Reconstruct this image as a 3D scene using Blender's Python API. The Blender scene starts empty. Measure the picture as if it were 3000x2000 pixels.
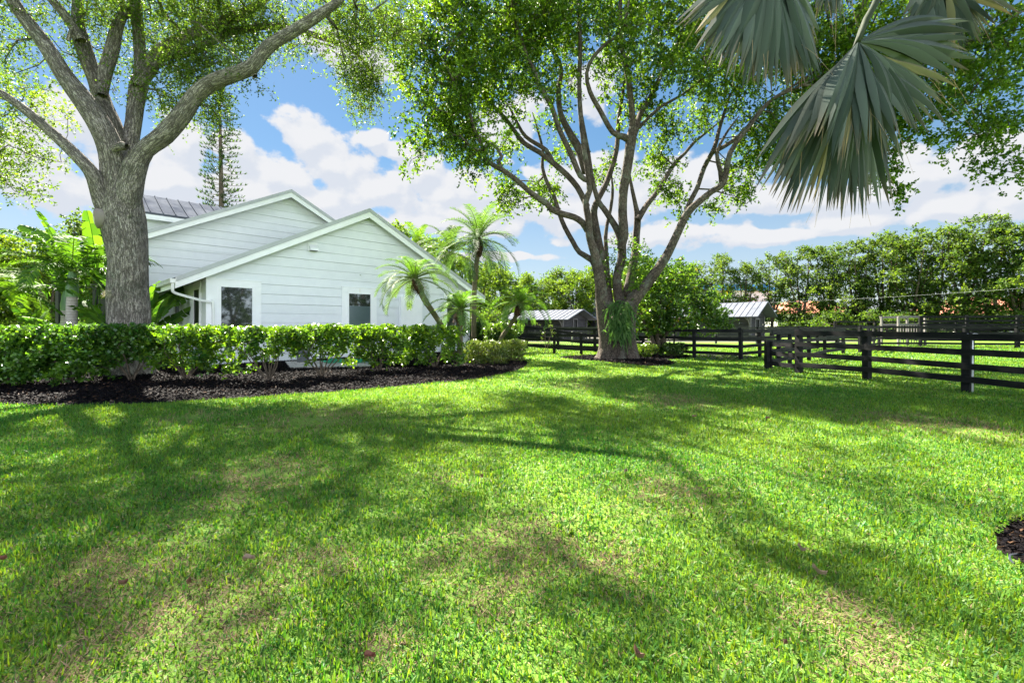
import bpy, math
import numpy as np
from mathutils import Vector

# ------------------------------------------------------------------ camera, sky, sun
F = 1300.0; HY = 950.0; CH = 1.6
sc = bpy.context.scene
C = sc.collection
cam_d = bpy.data.cameras.new("camera"); cam = bpy.data.objects.new("camera", cam_d); C.objects.link(cam)
cam.location = (0, 0, CH); cam.rotation_euler = (math.radians(90), 0, 0)
cam_d.sensor_width = 36; cam_d.lens = F / 3000 * 36; cam_d.shift_y = -50 / 3000
cam_d.clip_start = 0.05; cam_d.clip_end = 3000
sc.camera = cam

SUN_EL = math.radians(48); SUN_AZ = math.atan((420 - 1500) / F)      # azimuth measured from +Y towards +X
SUN_STR = 5.0; SKY_STR = 0.12; EXPO = 2.75
sdir = np.array([math.sin(SUN_AZ) * math.cos(SUN_EL), math.cos(SUN_AZ) * math.cos(SUN_EL), math.sin(SUN_EL)])
sl = bpy.data.lights.new("sun", 'SUN'); sl.energy = SUN_STR; sl.angle = math.radians(0.53); sl.color = (1.0, 0.93, 0.8)
so = bpy.data.objects.new("sun", sl); C.objects.link(so)
so.rotation_euler = Vector(-sdir).to_track_quat('-Z', 'Y').to_euler(); so.location = tuple(sdir * 60)
sc.view_settings.view_transform = 'Standard'; sc.view_settings.look = 'None'
sc.view_settings.exposure = EXPO; sc.view_settings.gamma = 1
sc.cycles.max_bounces = 6; sc.cycles.diffuse_bounces = 3; sc.cycles.glossy_bounces = 3
sc.cycles.transmission_bounces = 4; sc.cycles.transparent_max_bounces = 6
sc.cycles.caustics_reflective = False; sc.cycles.caustics_refractive = False
sc.cycles.sample_clamp_indirect = 6
sc.cycles.use_denoising = True; sc.cycles.denoiser = 'OPENIMAGEDENOISE'; sc.cycles.denoising_input_passes = 'RGB_ALBEDO_NORMAL'; sc.cycles.denoising_prefilter = 'NONE'

world = bpy.data.worlds.new("World"); sc.world = world; world.use_nodes = True
nt = world.node_tree; nt.nodes.clear(); L = nt.links

class NG:
    """small node-expression helper"""
    def __init__(s, tree): s.t = tree
    def n(s, kind, **kw):
        o = s.t.nodes.new(kind)
        for k, v in kw.items(): setattr(o, k, v)
        return o
    def put(s, sock, v):
        if isinstance(v, (int, float)): sock.default_value = v
        elif isinstance(v, (tuple, list)): sock.default_value = v
        else: s.t.links.new(v, sock)
    def m(s, op, a, b=0.0, c=0.0, clamp=False):
        o = s.n('ShaderNodeMath', operation=op, use_clamp=clamp)
        s.put(o.inputs[0], a); s.put(o.inputs[1], b)
        if op in ('MULTIPLY_ADD', 'SMOOTH_MAX', 'SMOOTH_MIN'): s.put(o.inputs[2], c)
        return o.outputs[0]
    def v(s, op, a, b=(0, 0, 0), out=0):
        o = s.n('ShaderNodeVectorMath', operation=op); s.put(o.inputs[0], a)
        if op == 'SCALE': s.put(o.inputs['Scale'], b)
        elif op not in ('LENGTH', 'NORMALIZE'): s.put(o.inputs[1], b)
        return o.outputs[out]
    def comb(s, x, y, z=0.0):
        o = s.n('ShaderNodeCombineXYZ'); s.put(o.inputs[0], x); s.put(o.inputs[1], y); s.put(o.inputs[2], z); return o.outputs[0]
    def noise(s, vec, scale, detail=4, rough=.5, lac=2.0, dist=0.0, out=0):
        o = s.n('ShaderNodeTexNoise'); s.put(o.inputs['Vector'], vec); s.put(o.inputs['Scale'], scale)
        s.put(o.inputs['Detail'], detail); s.put(o.inputs['Roughness'], rough); s.put(o.inputs['Lacunarity'], lac); s.put(o.inputs['Distortion'], dist)
        return o.outputs[out]
    def rng(s, v, a, b, c, d, smooth=False):
        o = s.n('ShaderNodeMapRange'); o.clamp = True
        if smooth: o.interpolation_type = 'SMOOTHSTEP'
        s.put(o.inputs[0], v)
        for i, q in enumerate((a, b, c, d)): s.put(o.inputs[i + 1], q)
        return o.outputs[0]
    def mix(s, f, a, b, mode='MIX'):
        o = s.n('ShaderNodeMix', data_type='RGBA', blend_type=mode)
        s.put(o.inputs[0], f); s.put(o.inputs[6], a); s.put(o.inputs[7], b)
        return o.outputs[2]

def azel(px, py):
    az = math.atan((px - 1500) / F); return az, math.atan((HY - py) / F * math.cos(az))

# cumulus masses: (px, py, rx, ry) measured as directions, each a place in the sky
CLOUDS = [(900, 400, 85, 62), (985, 480, 130, 80), (830, 500, 130, 75), (1100, 560, 190, 85), (900, 590, 240, 80), (700, 560, 140, 90),
          (690, 440, 80, 60), (560, 420, 110, 70), (1085, 390, 55, 30), (1160, 440, 75, 36), (1230, 500, 110, 48), (1330, 560, 150, 70),
          (200, 330, 130, 100), (120, 480, 190, 120), (420, 520, 230, 90), (1000, 150, 105, 45), (1120, 180, 80, 36),
          (1300, 660, 260, 42), (1560, 600, 220, 60), (1750, 240, 80, 70), (1760, 520, 240, 70), (1480, 350, 120, 70),
          (2000, 560, 230, 62), (2280, 590, 260, 55), (2700, 500, 230, 75), (2880, 455, 200, 95), (2560, 560, 230, 60), (3000, 560, 260, 70),
          (1950, 690, 280, 34), (2500, 650, 300, 34), (2250, 700, 300, 26), (1350, 620, 200, 50), (1700, 640, 200, 40), (2750, 620, 250, 40), (3250, 420, 200, 130), (1450, 760, 200, 14)]
def make_density():
    g = bpy.data.node_groups.new("cloud_density", 'ShaderNodeTree')
    g.interface.new_socket("P", in_out='INPUT', socket_type='NodeSocketVector')
    g.interface.new_socket("D", in_out='OUTPUT', socket_type='NodeSocketFloat')
    N = NG(g); gi = g.nodes.new('NodeGroupInput'); go = g.nodes.new('NodeGroupOutput')
    p = gi.outputs[0]
    w1 = N.noise(p, 7.0, 3, .5, out=1); w = N.v('SCALE', N.v('SUBTRACT', w1, (.5, .5, .5)), .07)
    q = N.v('ADD', p, w)
    acc = None
    for (px, py, rx, ry) in CLOUDS:
        az, el = azel(px, py); k = math.cos(az)
        sx = rx / F * k * k; sy = ry / F * k
        d = N.v('MULTIPLY', N.v('SUBTRACT', q, (az, el, 0)), (1 / sx, 1 / sy, 0))
        ln = N.v('LENGTH', d, out=1)
        val = N.m('SUBTRACT', 1.21, ln)
        acc = val if acc is None else N.m('SMOOTH_MAX', acc, val, .18)
    # scattered fair-weather cloud elsewhere, with cover added out of view for fill light
    sp = g.nodes.new('ShaderNodeSeparateXYZ'); g.links.new(p, sp.inputs[0])
    away = N.m('MAXIMUM', N.rng(N.m('ABSOLUTE', sp.outputs[0]), .95, 1.25, 0, 1), N.rng(sp.outputs[1], .68, .9, 0, 1))
    sc_ = N.m('MULTIPLY', N.m('SUBTRACT', N.noise(p, 2.6, 3, .5), .5), 5.0)
    gen = N.m('SUBTRACT', N.m('ADD', sc_, N.m('MULTIPLY', away, 2.2)), 2.35)
    acc = N.m('MAXIMUM', acc, gen)
    f1 = N.noise(N.v('MULTIPLY', p, (1, 1.35, 1)), 13.0, 7, .56)
    f2 = N.n('ShaderNodeTexVoronoi'); f2.feature = 'SMOOTH_F1'; f2.inputs['Scale'].default_value = 26; f2.inputs['Smoothness'].default_value = .5
    g.links.new(N.v('ADD', p, N.v('SCALE', w1, .06)), f2.inputs['Vector'])
    den = N.m('ADD', acc, N.m('MULTIPLY', N.m('SUBTRACT', f1, .5), 2.3))
    den = N.m('ADD', den, N.m('MULTIPLY', N.m('SUBTRACT', .35, f2.outputs[0]), .55))
    g.links.new(den, go.inputs[0])
    return g
W = NG(nt)
tc = W.n('ShaderNodeTexCoord').outputs['Generated']
nrm = W.v('NORMALIZE', tc)
sx = W.n('ShaderNodeSeparateXYZ'); L.new(nrm, sx.inputs[0])
az_ = W.m('ARCTAN2', sx.outputs[0], sx.outputs[1]); el_ = W.m('ARCSINE', sx.outputs[2])
P0 = W.comb(az_, el_, 0.0)
DG = make_density()
def dens(vec):
    o = nt.nodes.new('ShaderNodeGroup'); o.node_tree = DG; W.put(o.inputs[0], vec); return o.outputs[0]
d0 = dens(P0); d1 = dens(W.v('ADD', P0, (-.012, .022, 0)))
mask = W.rng(d0, .0, .34, 0, 1, True)
relief = W.m('SUBTRACT', d0, d1)                       # > 0 where the cloud thins towards the light
lit = W.rng(relief, -.30, .38, 0, 1, True)
thick = W.rng(d0, .3, 2.0, 0, 1, True)
dark = W.mix(lit, (.77, .82, .89, 1), (1.0, .99, .97, 1))
cc = W.mix(W.m('MULTIPLY', thick, .35), (1.0, 1.0, 1.0, 1), dark)
cc = W.mix(.72, cc, dark)
sky = W.n('ShaderNodeTexSky', sky_type='NISHITA'); sky.sun_disc = False
sky.sun_elevation = SUN_EL; sky.sun_rotation = SUN_AZ; sky.air_density = 1.0; sky.dust_density = .1; sky.ozone_density = 3.0
hs = W.n('ShaderNodeHueSaturation'); hs.inputs['Saturation'].default_value = 1.6; hs.inputs['Value'].default_value = .39; gm = W.n('ShaderNodeGamma'); gm.inputs[1].default_value = .55; L.new(sky.outputs[0], gm.inputs[0]); L.new(gm.outputs[0], hs.inputs['Color'])
# unseen clouds opposite the sun are brightened as added fill for shaded sides
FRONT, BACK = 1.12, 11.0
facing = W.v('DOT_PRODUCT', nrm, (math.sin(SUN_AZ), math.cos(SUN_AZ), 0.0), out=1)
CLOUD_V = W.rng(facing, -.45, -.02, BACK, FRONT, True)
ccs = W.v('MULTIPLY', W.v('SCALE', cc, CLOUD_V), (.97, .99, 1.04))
up = W.rng(el_, -.02, .02, 0, 1)
mk = W.m('MULTIPLY', W.m('MULTIPLY', mask, W.rng(el_, .02, .12, .55, 1.0)), up)
veil = W.m('MULTIPLY', W.rng(el_, .0, .34, .62, 0), up)         # thin bright haze of cloud low over the horizon
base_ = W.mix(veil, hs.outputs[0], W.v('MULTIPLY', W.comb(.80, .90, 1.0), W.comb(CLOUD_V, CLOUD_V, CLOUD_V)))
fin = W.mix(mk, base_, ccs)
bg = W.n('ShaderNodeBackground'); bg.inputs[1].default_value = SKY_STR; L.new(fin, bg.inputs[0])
wo = W.n('ShaderNodeOutputWorld'); L.new(bg.outputs[0], wo.inputs[0])
try:
    world.cycles.sampling_method = 'MANUAL'; world.cycles.sample_map_resolution = 512
except Exception: pass

# ------------------------------------------------------------------ helpers
rng = np.random.default_rng(11)
def P(px, py, Y): return np.array([(px - 1500) / F * Y, Y, CH + (HY - py) / F * Y])
def G(px, py, z=0.0):
    Y = (CH - z) * F / (py - HY); return np.array([(px - 1500) / F * Y, Y, z])
def unit(v):
    v = np.asarray(v, float); return v / (np.linalg.norm(v, axis=-1, keepdims=True) + 1e-9)

def mesh_np(name, V, quads, mat, parent=None, col=None, bark=None, smooth=False, tris=None):
    me = bpy.data.meshes.new(name)
    V = np.ascontiguousarray(V, dtype=np.float32)
    parts = []; starts = []; tot = []; off = 0
    for arr in (quads, tris):
        if arr is None or len(arr) == 0: continue
        arr = np.ascontiguousarray(arr, dtype=np.int32); k = arr.shape[1]
        parts.append(arr.ravel()); starts.append(off + np.arange(len(arr)) * k); tot.append(np.full(len(arr), k)); off += arr.size
    me.vertices.add(len(V)); me.vertices.foreach_set('co', V.ravel())
    li = np.concatenate(parts); st = np.concatenate(starts).astype(np.int32)
    me.loops.add(len(li)); me.loops.foreach_set('vertex_index', li)
    me.polygons.add(len(st)); me.polygons.foreach_set('loop_start', st)
    me.update(calc_edges=True)
    if smooth: me.polygons.foreach_set('use_smooth', np.ones(len(st), dtype=bool))
    if col is not None:
        a = me.color_attributes.new('Col', 'FLOAT_COLOR', 'POINT')
        c4 = np.ones((len(V), 4), np.float32); c4[:, :3] = col; a.data.foreach_set('color', c4.ravel())
    if bark is not None:
        a = me.attributes.new('bark', 'FLOAT_VECTOR', 'POINT'); a.data.foreach_set('vector', np.ascontiguousarray(bark, np.float32).ravel())
    me.materials.append(mat); me.validate(); 
    o = bpy.data.objects.new(name, me); C.objects.link(o)
    if parent is not None: o.parent = parent
    return o

def tag(o, label=None, cat=None, group=None, kind=None):
    if label: o['label'] = label
    if cat: o['category'] = cat
    if group: o['group'] = group
    if kind: o['kind'] = kind
    return o
def thing(name, label, cat, loc=(0, 0, 0), group=None, rz=0.0, scale=1.0):
    """Empty at the thing's base; parts are built in the thing's own coordinates"""
    o = bpy.data.objects.new(name, None); C.objects.link(o); o.empty_display_size = .3
    o.location = tuple(float(q) for q in loc); o.rotation_euler = (0, 0, rz); o.scale = (scale,) * 3
    return tag(o, label, cat, group)
def copy_tree(o, loc, rz=0.0, scale=1.0, label=None, group=None):
    r = o.copy(); C.objects.link(r); r.location = tuple(float(q) for q in loc); r.rotation_euler = (0, 0, rz)
    r.scale = (scale,) * 3 if not isinstance(scale, tuple) else scale
    if label: r['label'] = label
    if group: r['group'] = group
    for ch in o.children:
        c = ch.copy(); C.objects.link(c); c.parent = r
        for g in ch.children:
            d = g.copy(); C.objects.link(d); d.parent = c
    return r

class MB:
    """collects boxes, quads, tubes and links them as one mesh"""
    def __init__(s): s.v = []; s.f = []
    def add(s, vs, fs):
        b = len(s.v); s.v += [tuple(float(q) for q in p) for p in vs]; s.f += [tuple(i + b for i in f) for f in fs]; return s
    def hexa(s, p):       # 8 corners: bottom 4 (ccw), top 4
        return s.add(p, [(3, 2, 1, 0), (4, 5, 6, 7), (0, 1, 5, 4), (1, 2, 6, 5), (2, 3, 7, 6), (3, 0, 4, 7)])
    def box(s, x0, x1, y0, y1, z0, z1, fn=None):
        p = [(x0, y0, z0), (x1, y0, z0), (x1, y1, z0), (x0, y1, z0), (x0, y0, z1), (x1, y0, z1), (x1, y1, z1), (x0, y1, z1)]
        if fn: p = [fn(*q) for q in p]
        return s.hexa(p)
    def bar(s, a, b, w, h, up=(0, 0, 1)):
        """rectangular bar from a to b, w sideways, h along up"""
        a = np.array(a, float); b = np.array(b, float); d = unit(b - a); up = np.array(up, float)
        sd = np.cross(d, up)
        if np.linalg.norm(sd) < 1e-4: sd = np.cross(d, (0, 1, 0)) if abs(d[1]) < .9 else np.cross(d, (1, 0, 0))
        sd = unit(sd); u = unit(np.cross(sd, d)); sd = sd * w / 2; u = u * h / 2
        return s.hexa([a - sd - u, a + sd - u, b + sd - u, b - sd - u, a - sd + u, a + sd + u, b + sd + u, b - sd + u])
    def tube(s, pts, r, sides=8):
        V, Q, _ = tube_np(pts, r if hasattr(r, '__len__') else [r] * len(pts), sides)
        b = len(s.v); s.v += [tuple(float(q) for q in p) for p in V]; s.f += [tuple(int(i) + b for i in f) for f in Q]
        n = len(s.v); k = sides
        s.f.append(tuple(range(b + k - 1, b - 1, -1))); s.f.append(tuple(range(n - k, n))); return s
    def build(s, name, mat, parent=None, smooth=False):
        me = bpy.data.meshes.new(name); me.from_pydata(s.v, [], s.f); me.materials.append(mat); me.validate(); me.update()
        if smooth:
            for p in me.polygons: p.use_smooth = len(p.vertices) == 4
        o = bpy.data.objects.new(name, me); C.objects.link(o)
        if parent is not None: o.parent = parent
        return o

def tube_np(pts, rad, sides=8, bump=0.0, seed=0):
    pts = np.asarray(pts, float); rad = np.asarray(rad, float); n = len(pts)
    T = np.gradient(pts, axis=0); T = unit(T)
    ref = np.array([0., 1, 0]) if abs(T[0][1]) < .8 else np.array([1., 0, 0])
    U = unit(np.cross(T[0], ref)); th = np.arange(sides) / sides * 2 * np.pi
    V = np.zeros((n, sides, 3)); B = np.zeros((n, sides, 3)); s = 0
    r_ = np.random.default_rng(seed); ph = r_.random(6) * 6.28; am = r_.random(6)
    for i in range(n):
        U = unit(U - T[i] * np.dot(U, T[i])); Wv = np.cross(T[i], U)
        if i: s += np.linalg.norm(pts[i] - pts[i - 1])
        rr = rad[i] * np.ones(sides)
        if bump: rr = rr * (1 + bump * (am[0] * np.sin(3 * th + ph[0] + s * .7) + am[1] * np.sin(5 * th + ph[1] - s * 1.1) + .6 * np.sin(2 * th + ph[2] + s * 2.3)))
        V[i] = pts[i] + (np.cos(th) * rr)[:, None] * U + (np.sin(th) * rr)[:, None] * Wv
        rb = max(rad[i], .02)
        B[i, :, 0] = np.cos(th) * rb; B[i, :, 1] = np.sin(th) * rb; B[i, :, 2] = s
    B += r_.random(3) * 50
    i = np.arange(n - 1)[:, None] * sides; j = np.arange(sides)[None, :]; j2 = (j + 1) % sides
    Q = np.stack([i + j, i + j2, i + sides + j2, i + sides + j], -1).reshape(-1, 4)
    return V.reshape(-1, 3), Q, B.reshape(-1, 3)

def smooth_path(pts, rad, step=.25):
    """Catmull-Rom resampling of a polyline with radii"""
    pts = np.asarray(pts, float); rad = np.asarray(rad, float)
    p = np.vstack([2 * pts[0] - pts[1], pts, 2 * pts[-1] - pts[-2]]); r = np.concatenate([[rad[0]], rad, [rad[-1]]])
    op, orr = [], []
    for i in range(1, len(p) - 2):
        k = max(2, int(np.linalg.norm(p[i + 1] - p[i]) / step))
        for j in range(k):
            t = j / k
            f = lambda a, b, c, d: .5 * (2 * b + (c - a) * t + (2 * a - 5 * b + 4 * c - d) * t * t + (3 * b - a - 3 * c + d) * t ** 3)
            op.append(f(p[i - 1], p[i], p[i + 1], p[i + 2])); orr.append(r[i] * (1 - t) + r[i + 1] * t)
    op.append(pts[-1]); orr.append(rad[-1])
    return np.array(op), np.array(orr)

class Geo:
    """numpy accumulator of quads with colour / bark attributes"""
    def __init__(s): s.V = []; s.Q = []; s.K = []; s.n = 0
    def add(s, V, Q, K):
        s.V.append(V); s.Q.append(Q + s.n); s.K.append(K); s.n += len(V)
    def cat(s): return np.vstack(s.V), np.vstack(s.Q), np.vstack(s.K)

def lerp_col(n, a, b, r, jit=.12, p=1.0):
    t = (r.random(n) ** p)[:, None]; c = np.array(a) * (1 - t) + np.array(b) * t
    return c * (1 + jit * r.standard_normal((n, 1)))

def leaves(base, d, ln, w, col, r, fold=.25):
    """kite leaves: base (n,3), direction d, length ln, width w"""
    n = len(base); d = unit(d); s = unit(np.cross(d, r.standard_normal((n, 3)))); nn = np.cross(d, s)
    ln = np.broadcast_to(ln, (n,))[:, None]; w = np.broadcast_to(w, (n,))[:, None]
    tip = base + d * ln - nn * ln * .08; mid = base + d * ln * .48 + nn * w * fold
    V = np.stack([base, mid + s * w * .5, tip, mid - s * w * .5], 1).reshape(-1, 3)
    Q = np.arange(4 * n).reshape(n, 4)
    return V, Q, np.repeat(col, 4, axis=0)

def strips(b, d, ln, w, sag, side, rows=(0, .5, 1), wid=(.7, 1, .08), col=None):
    """bent blades: each row a cross-section; sag pulls the tip down"""
    n = len(b); R = len(rows); d = unit(d); ln = np.broadcast_to(ln, (n,))[:, None]; w = np.broadcast_to(w, (n,))[:, None]; sag = np.broadcast_to(sag, (n,))[:, None]
    V = np.zeros((n, R, 2, 3)); z = np.array([0, 0, 1.0])
    for i, (f, k) in enumerate(zip(rows, wid)):
        p = b + d * ln * f - z * ln * sag * f * f
        V[:, i, 0] = p - side * w * k * .5; V[:, i, 1] = p + side * w * k * .5
    base = (np.arange(n) * R * 2)[:, None]
    Q = np.concatenate([base + np.array([[2 * i, 2 * i + 1, 2 * i + 3, 2 * i + 2]]) for i in range(R - 1)], 1).reshape(-1, 4)
    K = None if col is None else np.repeat(col, R * 2, axis=0)
    return V.reshape(-1, 3), Q, K

# ------------------------------------------------------------------ materials
MAT = {}
def newmat(name):
    m = bpy.data.materials.new(name); m.use_nodes = True; t = m.node_tree; t.nodes.clear(); N = NG(t)
    o = N.n('ShaderNodeOutputMaterial'); return m, N, o
def pbsdf(N, col, rough=.6, spec=.5, metal=0.0, nrm=None):
    b = N.n('ShaderNodeBsdfPrincipled'); N.put(b.inputs['Base Color'], col); N.put(b.inputs['Roughness'], rough)
    b.inputs['Specular IOR Level'].default_value = spec; N.put(b.inputs['Metallic'], metal)
    if nrm is not None: N.put(b.inputs['Normal'], nrm)
    return b
def bump(N, h, strength=.4, dist=.01):
    b = N.n('ShaderNodeBump'); b.inputs['Strength'].default_value = strength; b.inputs['Distance'].default_value = dist; N.put(b.inputs['Height'], h); return b.outputs[0]
def simple(name, c1, c2=None, rough=.6, spec=.5, metal=0.0, scale=4.0, bscale=30.0, bstr=.3, bdist=.004, stretch=(1, 1, 1), detail=4):
    if name in MAT: return MAT[name]
    m, N, o = newmat(name); tcn = N.n('ShaderNodeTexCoord').outputs['Object']; v = N.v('MULTIPLY', tcn, stretch)
    c2 = c2 or tuple(q * .8 for q in c1)
    f = N.rng(N.noise(v, scale, detail, .6), .35, .65, 0, 1)
    col = N.mix(f, (*c1, 1), (*c2, 1)); nb = bump(N, N.noise(v, bscale, 3, .6), bstr, bdist)
    rr = N.rng(N.noise(v, scale * 3, 2), .3, .7, max(rough - .08, 0), min(rough + .1, 1))
    b = pbsdf(N, col, rr, spec, metal, nb); N.t.links.new(b.outputs[0], o.inputs[0]); MAT[name] = m; return m
def leafmat(name, trans=.4, rough=.42, spec=.4, tint=(1.35, 1.5, .55), gain=1.0):
    if name in MAT: return MAT[name]
    m, N, o = newmat(name); a = N.n('ShaderNodeAttribute', attribute_name='Col').outputs['Color']
    b = pbsdf(N, a, rough, spec)
    tr = N.n('ShaderNodeBsdfTranslucent'); N.put(tr.inputs[0], N.mix(1.0, a, (*[q * gain for q in tint], 1), 'MULTIPLY'))
    mx = N.n('ShaderNodeMixShader'); mx.inputs[0].default_value = trans
    N.t.links.new(b.outputs[0], mx.inputs[1]); N.t.links.new(tr.outputs[0], mx.inputs[2]); N.t.links.new(mx.outputs[0], o.inputs[0]); MAT[name] = m; return m
def oakbark():
    m, N, o = newmat('oak_bark'); a = N.n('ShaderNodeAttribute', attribute_name='bark').outputs['Vector']
    w = N.v('ADD', N.v('MULTIPLY', a, (1, 1, .16)), N.v('SCALE', N.noise(a, 9, 3, .6, out=1), .035))
    r1 = N.m('ABSOLUTE', N.m('SUBTRACT', N.noise(w, 17, 4, .55), .5)); r2 = N.m('ABSOLUTE', N.m('SUBTRACT', N.noise(N.v('MULTIPLY', a, (1, 1, .35)), 42, 3, .6), .5))
    cr = N.m('MULTIPLY', N.rng(r1, 0, .075, 0, 1, True), N.rng(r2, 0, .06, .45, 1)); big = N.rng(N.noise(a, 2.2, 4, .6), .36, .64, 0, 1); lich = N.rng(N.noise(a, 5, 5, .7), .54, .64, 0, .55); mo = N.rng(N.noise(a, 1.3, 5, .7), .54, .68, 0, .7)
    c = N.mix(big, (.42, .375, .335, 1), (.29, .255, .225, 1)); c = N.mix(lich, c, (.52, .50, .45, 1)); c = N.mix(mo, c, (.12, .145, .095, 1)); c = N.mix(N.m('MULTIPLY', N.m('SUBTRACT', 1.0, cr), .82), c, (.055, .047, .04, 1))
    b = pbsdf(N, c, .9, .15, 0, bump(N, N.m('ADD', cr, N.m('MULTIPLY', N.noise(a, 60, 3, .6), .3)), 1.0, .05)); N.t.links.new(b.outputs[0], o.inputs[0]); return m
def barkmat(name, c1, c2, c3, scale=9.0, str_=.8, dist=.03, zst=.28, moss=None, warp=.09, crack=.75):
    m, N, o = newmat(name); a = N.n('ShaderNodeAttribute', attribute_name='bark').outputs['Vector']
    v = N.v('MULTIPLY', a, (1, 1, zst)); wv = N.v('ADD', v, N.v('SCALE', N.noise(a, 7, 4, .7, out=1), warp))
    vo = N.n('ShaderNodeTexVoronoi'); vo.feature = 'DISTANCE_TO_EDGE'; N.put(vo.inputs['Vector'], wv); vo.inputs['Scale'].default_value = scale
    plate = N.rng(vo.outputs[0], 0, .16, 0, 1, True); fine = N.noise(a, 40, 4, .65)
    big = N.rng(N.noise(a, 1.6, 4, .6), .38, .62, 0, 1)
    col = N.mix(big, (*c1, 1), (*c2, 1)); col = N.mix(N.rng(fine, .3, .75, 0, .5), col, (*[min(1, q * 1.5) for q in c1], 1))
    col = N.mix(N.m('MULTIPLY', N.m('SUBTRACT', 1.0, plate), crack), col, (*c3, 1))
    if moss:
        mf = N.rng(N.noise(a, 2.3, 5, .7), .52, .66, 0, .75); col = N.mix(mf, col, (*moss, 1))
    h = N.m('ADD', plate, N.m('MULTIPLY', fine, .5)); nb = bump(N, h, str_, dist)
    b = pbsdf(N, col, .88, .2, 0, nb); N.t.links.new(b.outputs[0], o.inputs[0]); MAT[name] = m; return m

bark_oak = oakbark(); bark_old = barkmat('bark_oak', (.31, .28, .25), (.21, .185, .165), (.075, .065, .058), 15.0, 1.0, .04, .24, moss=(.14, .17, .12), warp=.13, crack=.8)
bark_fig = barkmat('bark_fig', (.105, .083, .066), (.045, .033, .027), (.02, .015, .013), 9.0, .6, .015, .6, moss=(.13, .14, .11))
bark_dark = barkmat('bark_small', (.13, .10, .075), (.07, .052, .04), (.05, .04, .03), 12.0, .5, .01, .4)
bark_palm = barkmat('bark_palm', (.22, .19, .11), (.13, .12, .06), (.04, .03, .02), 30.0, .9, .02, 1.2)
leaf_oak = leafmat('leaf_oak', .5, .55, .2, (1.4, 1.55, .5)); leaf_fig = leafmat('leaf_fig', .5, .5, .25, (1.6, 1.6, .4))
leaf_hedge = leafmat('leaf_hedge', .42, .27, .55, (1.7, 1.6, .4)); leaf_bg = leafmat('leaf_background', .5, .55, .25, (1.6, 1.5, .4))
leaf_palm = leafmat('leaf_palm', .38, .6, .15, (1.3, 1.4, .5)); leaf_fan = leafmat('leaf_fan', .10, .6, .25, (.9, 1.0, .7))
leaf_grass = leafmat('leaf_grass', .50, .48, .3, (2.3, 1.55, .35)); leaf_dry = leafmat('leaf_dry', .2, .8, .1, (1.2, 1, .7))
# ------------------------------------------------------------------ ground
def ground_mat():
    m, N, o = newmat('lawn'); p = N.n('ShaderNodeTexCoord').outputs['Object']
    n1 = N.rng(N.noise(p, .35, 4, .6), .35, .65, 0, 1); n2 = N.rng(N.noise(p, 14, 4, .7), .3, .7, 0, 1); n3 = N.rng(N.noise(p, 1.7, 5, .6), .58, .74, 0, .8)
    c = N.mix(n1, (.11, .21, .025, 1), (.15, .25, .03, 1)); c = N.mix(N.m('MULTIPLY', n2, .55), c, (.035, .075, .012, 1))
    c = N.mix(n3, c, (.16, .19, .06, 1)); b = pbsdf(N, c, .9, .15, 0, bump(N, N.noise(p, 30, 3, .7), .8, .03)); N.t.links.new(b.outputs[0], o.inputs[0]); return m
LAWN = ground_mat()
def sheet(name, pts, mat, z, kind='structure', parent=None):
    o = MB().add([(x, y, z) for x, y in pts], [tuple(range(len(pts)))]).build(name, mat, parent); 
    return tag(o, kind=kind)
sheet('lawn', [(-900, -60), (900, -60), (900, 1500), (-900, 1500)], LAWN, 0.0)

mulch_m = simple('mulch', (.006, .005, .006), (.018, .013, .012), .8, .08, 0, 12, 70, 1.0, .03)
def arc(pts):        # dense smooth closed curve through ground points
    p = np.array([q[:2] for q in pts]); p = np.vstack([p, p[0]])
    q, _ = smooth_path(np.hstack([p, np.zeros((len(p), 1))]), np.ones(len(p)), .3); return q[:, :2]
front = [G(x, y) for x, y in [(-520, 1192), (-200, 1188), (0, 1184), (160, 1187), (320, 1185), (470, 1181), (620, 1171), (760, 1163), (900, 1153), (1050, 1143), (1200, 1128), (1330, 1117), (1430, 1105), (1500, 1090), (1540, 1072), (1540, 1060), (1500, 1051), (1470, 1040)]]
fr, _ = smooth_path(np.array(front), np.ones(len(front)), .25)
BED1 = np.vstack([fr[:, :2], [(-.6, 24.5), (-1.8, 27.5), (-4.5, 25.6), (-11.8, 18.2), (-16, 17), (-24, 17), (-26, 12)]])
BED2 = arc([G(1640, 1047), G(1700, 1043), G(1800, 1040), G(1900, 1042), G(1955, 1056), G(1975, 1066), G(1930, 1073), G(1850, 1068), G(1760, 1059), G(1680, 1053)])
BED3 = arc([(3.42, 3.13), (3.9, 3.5), (4.9, 3.75), (5.9, 3.3), (6.1, 2.3), (5.2, 1.5), (4.2, 1.9), (3.5, 2.65)])
BED4 = arc([G(1860, 1047), G(1930, 1040), G(2010, 1042), G(2010, 1049), G(1930, 1054), G(1870, 1053)])
for i, b in enumerate((BED1, BED2, BED3, BED4)):
    sheet('mulch_bed', b, mulch_m, .012 if i != 3 else .010)
def inside(poly, x, y):
    r = np.zeros(len(x), bool); n = len(poly); j = n - 1
    for i in range(n):
        xi, yi = poly[i]; xj, yj = poly[j]
        r ^= ((yi > y) != (yj > y)) & (x < (xj - xi) * (y - yi) / (yj - yi + 1e-12) + xi); j = i
    return r
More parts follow.
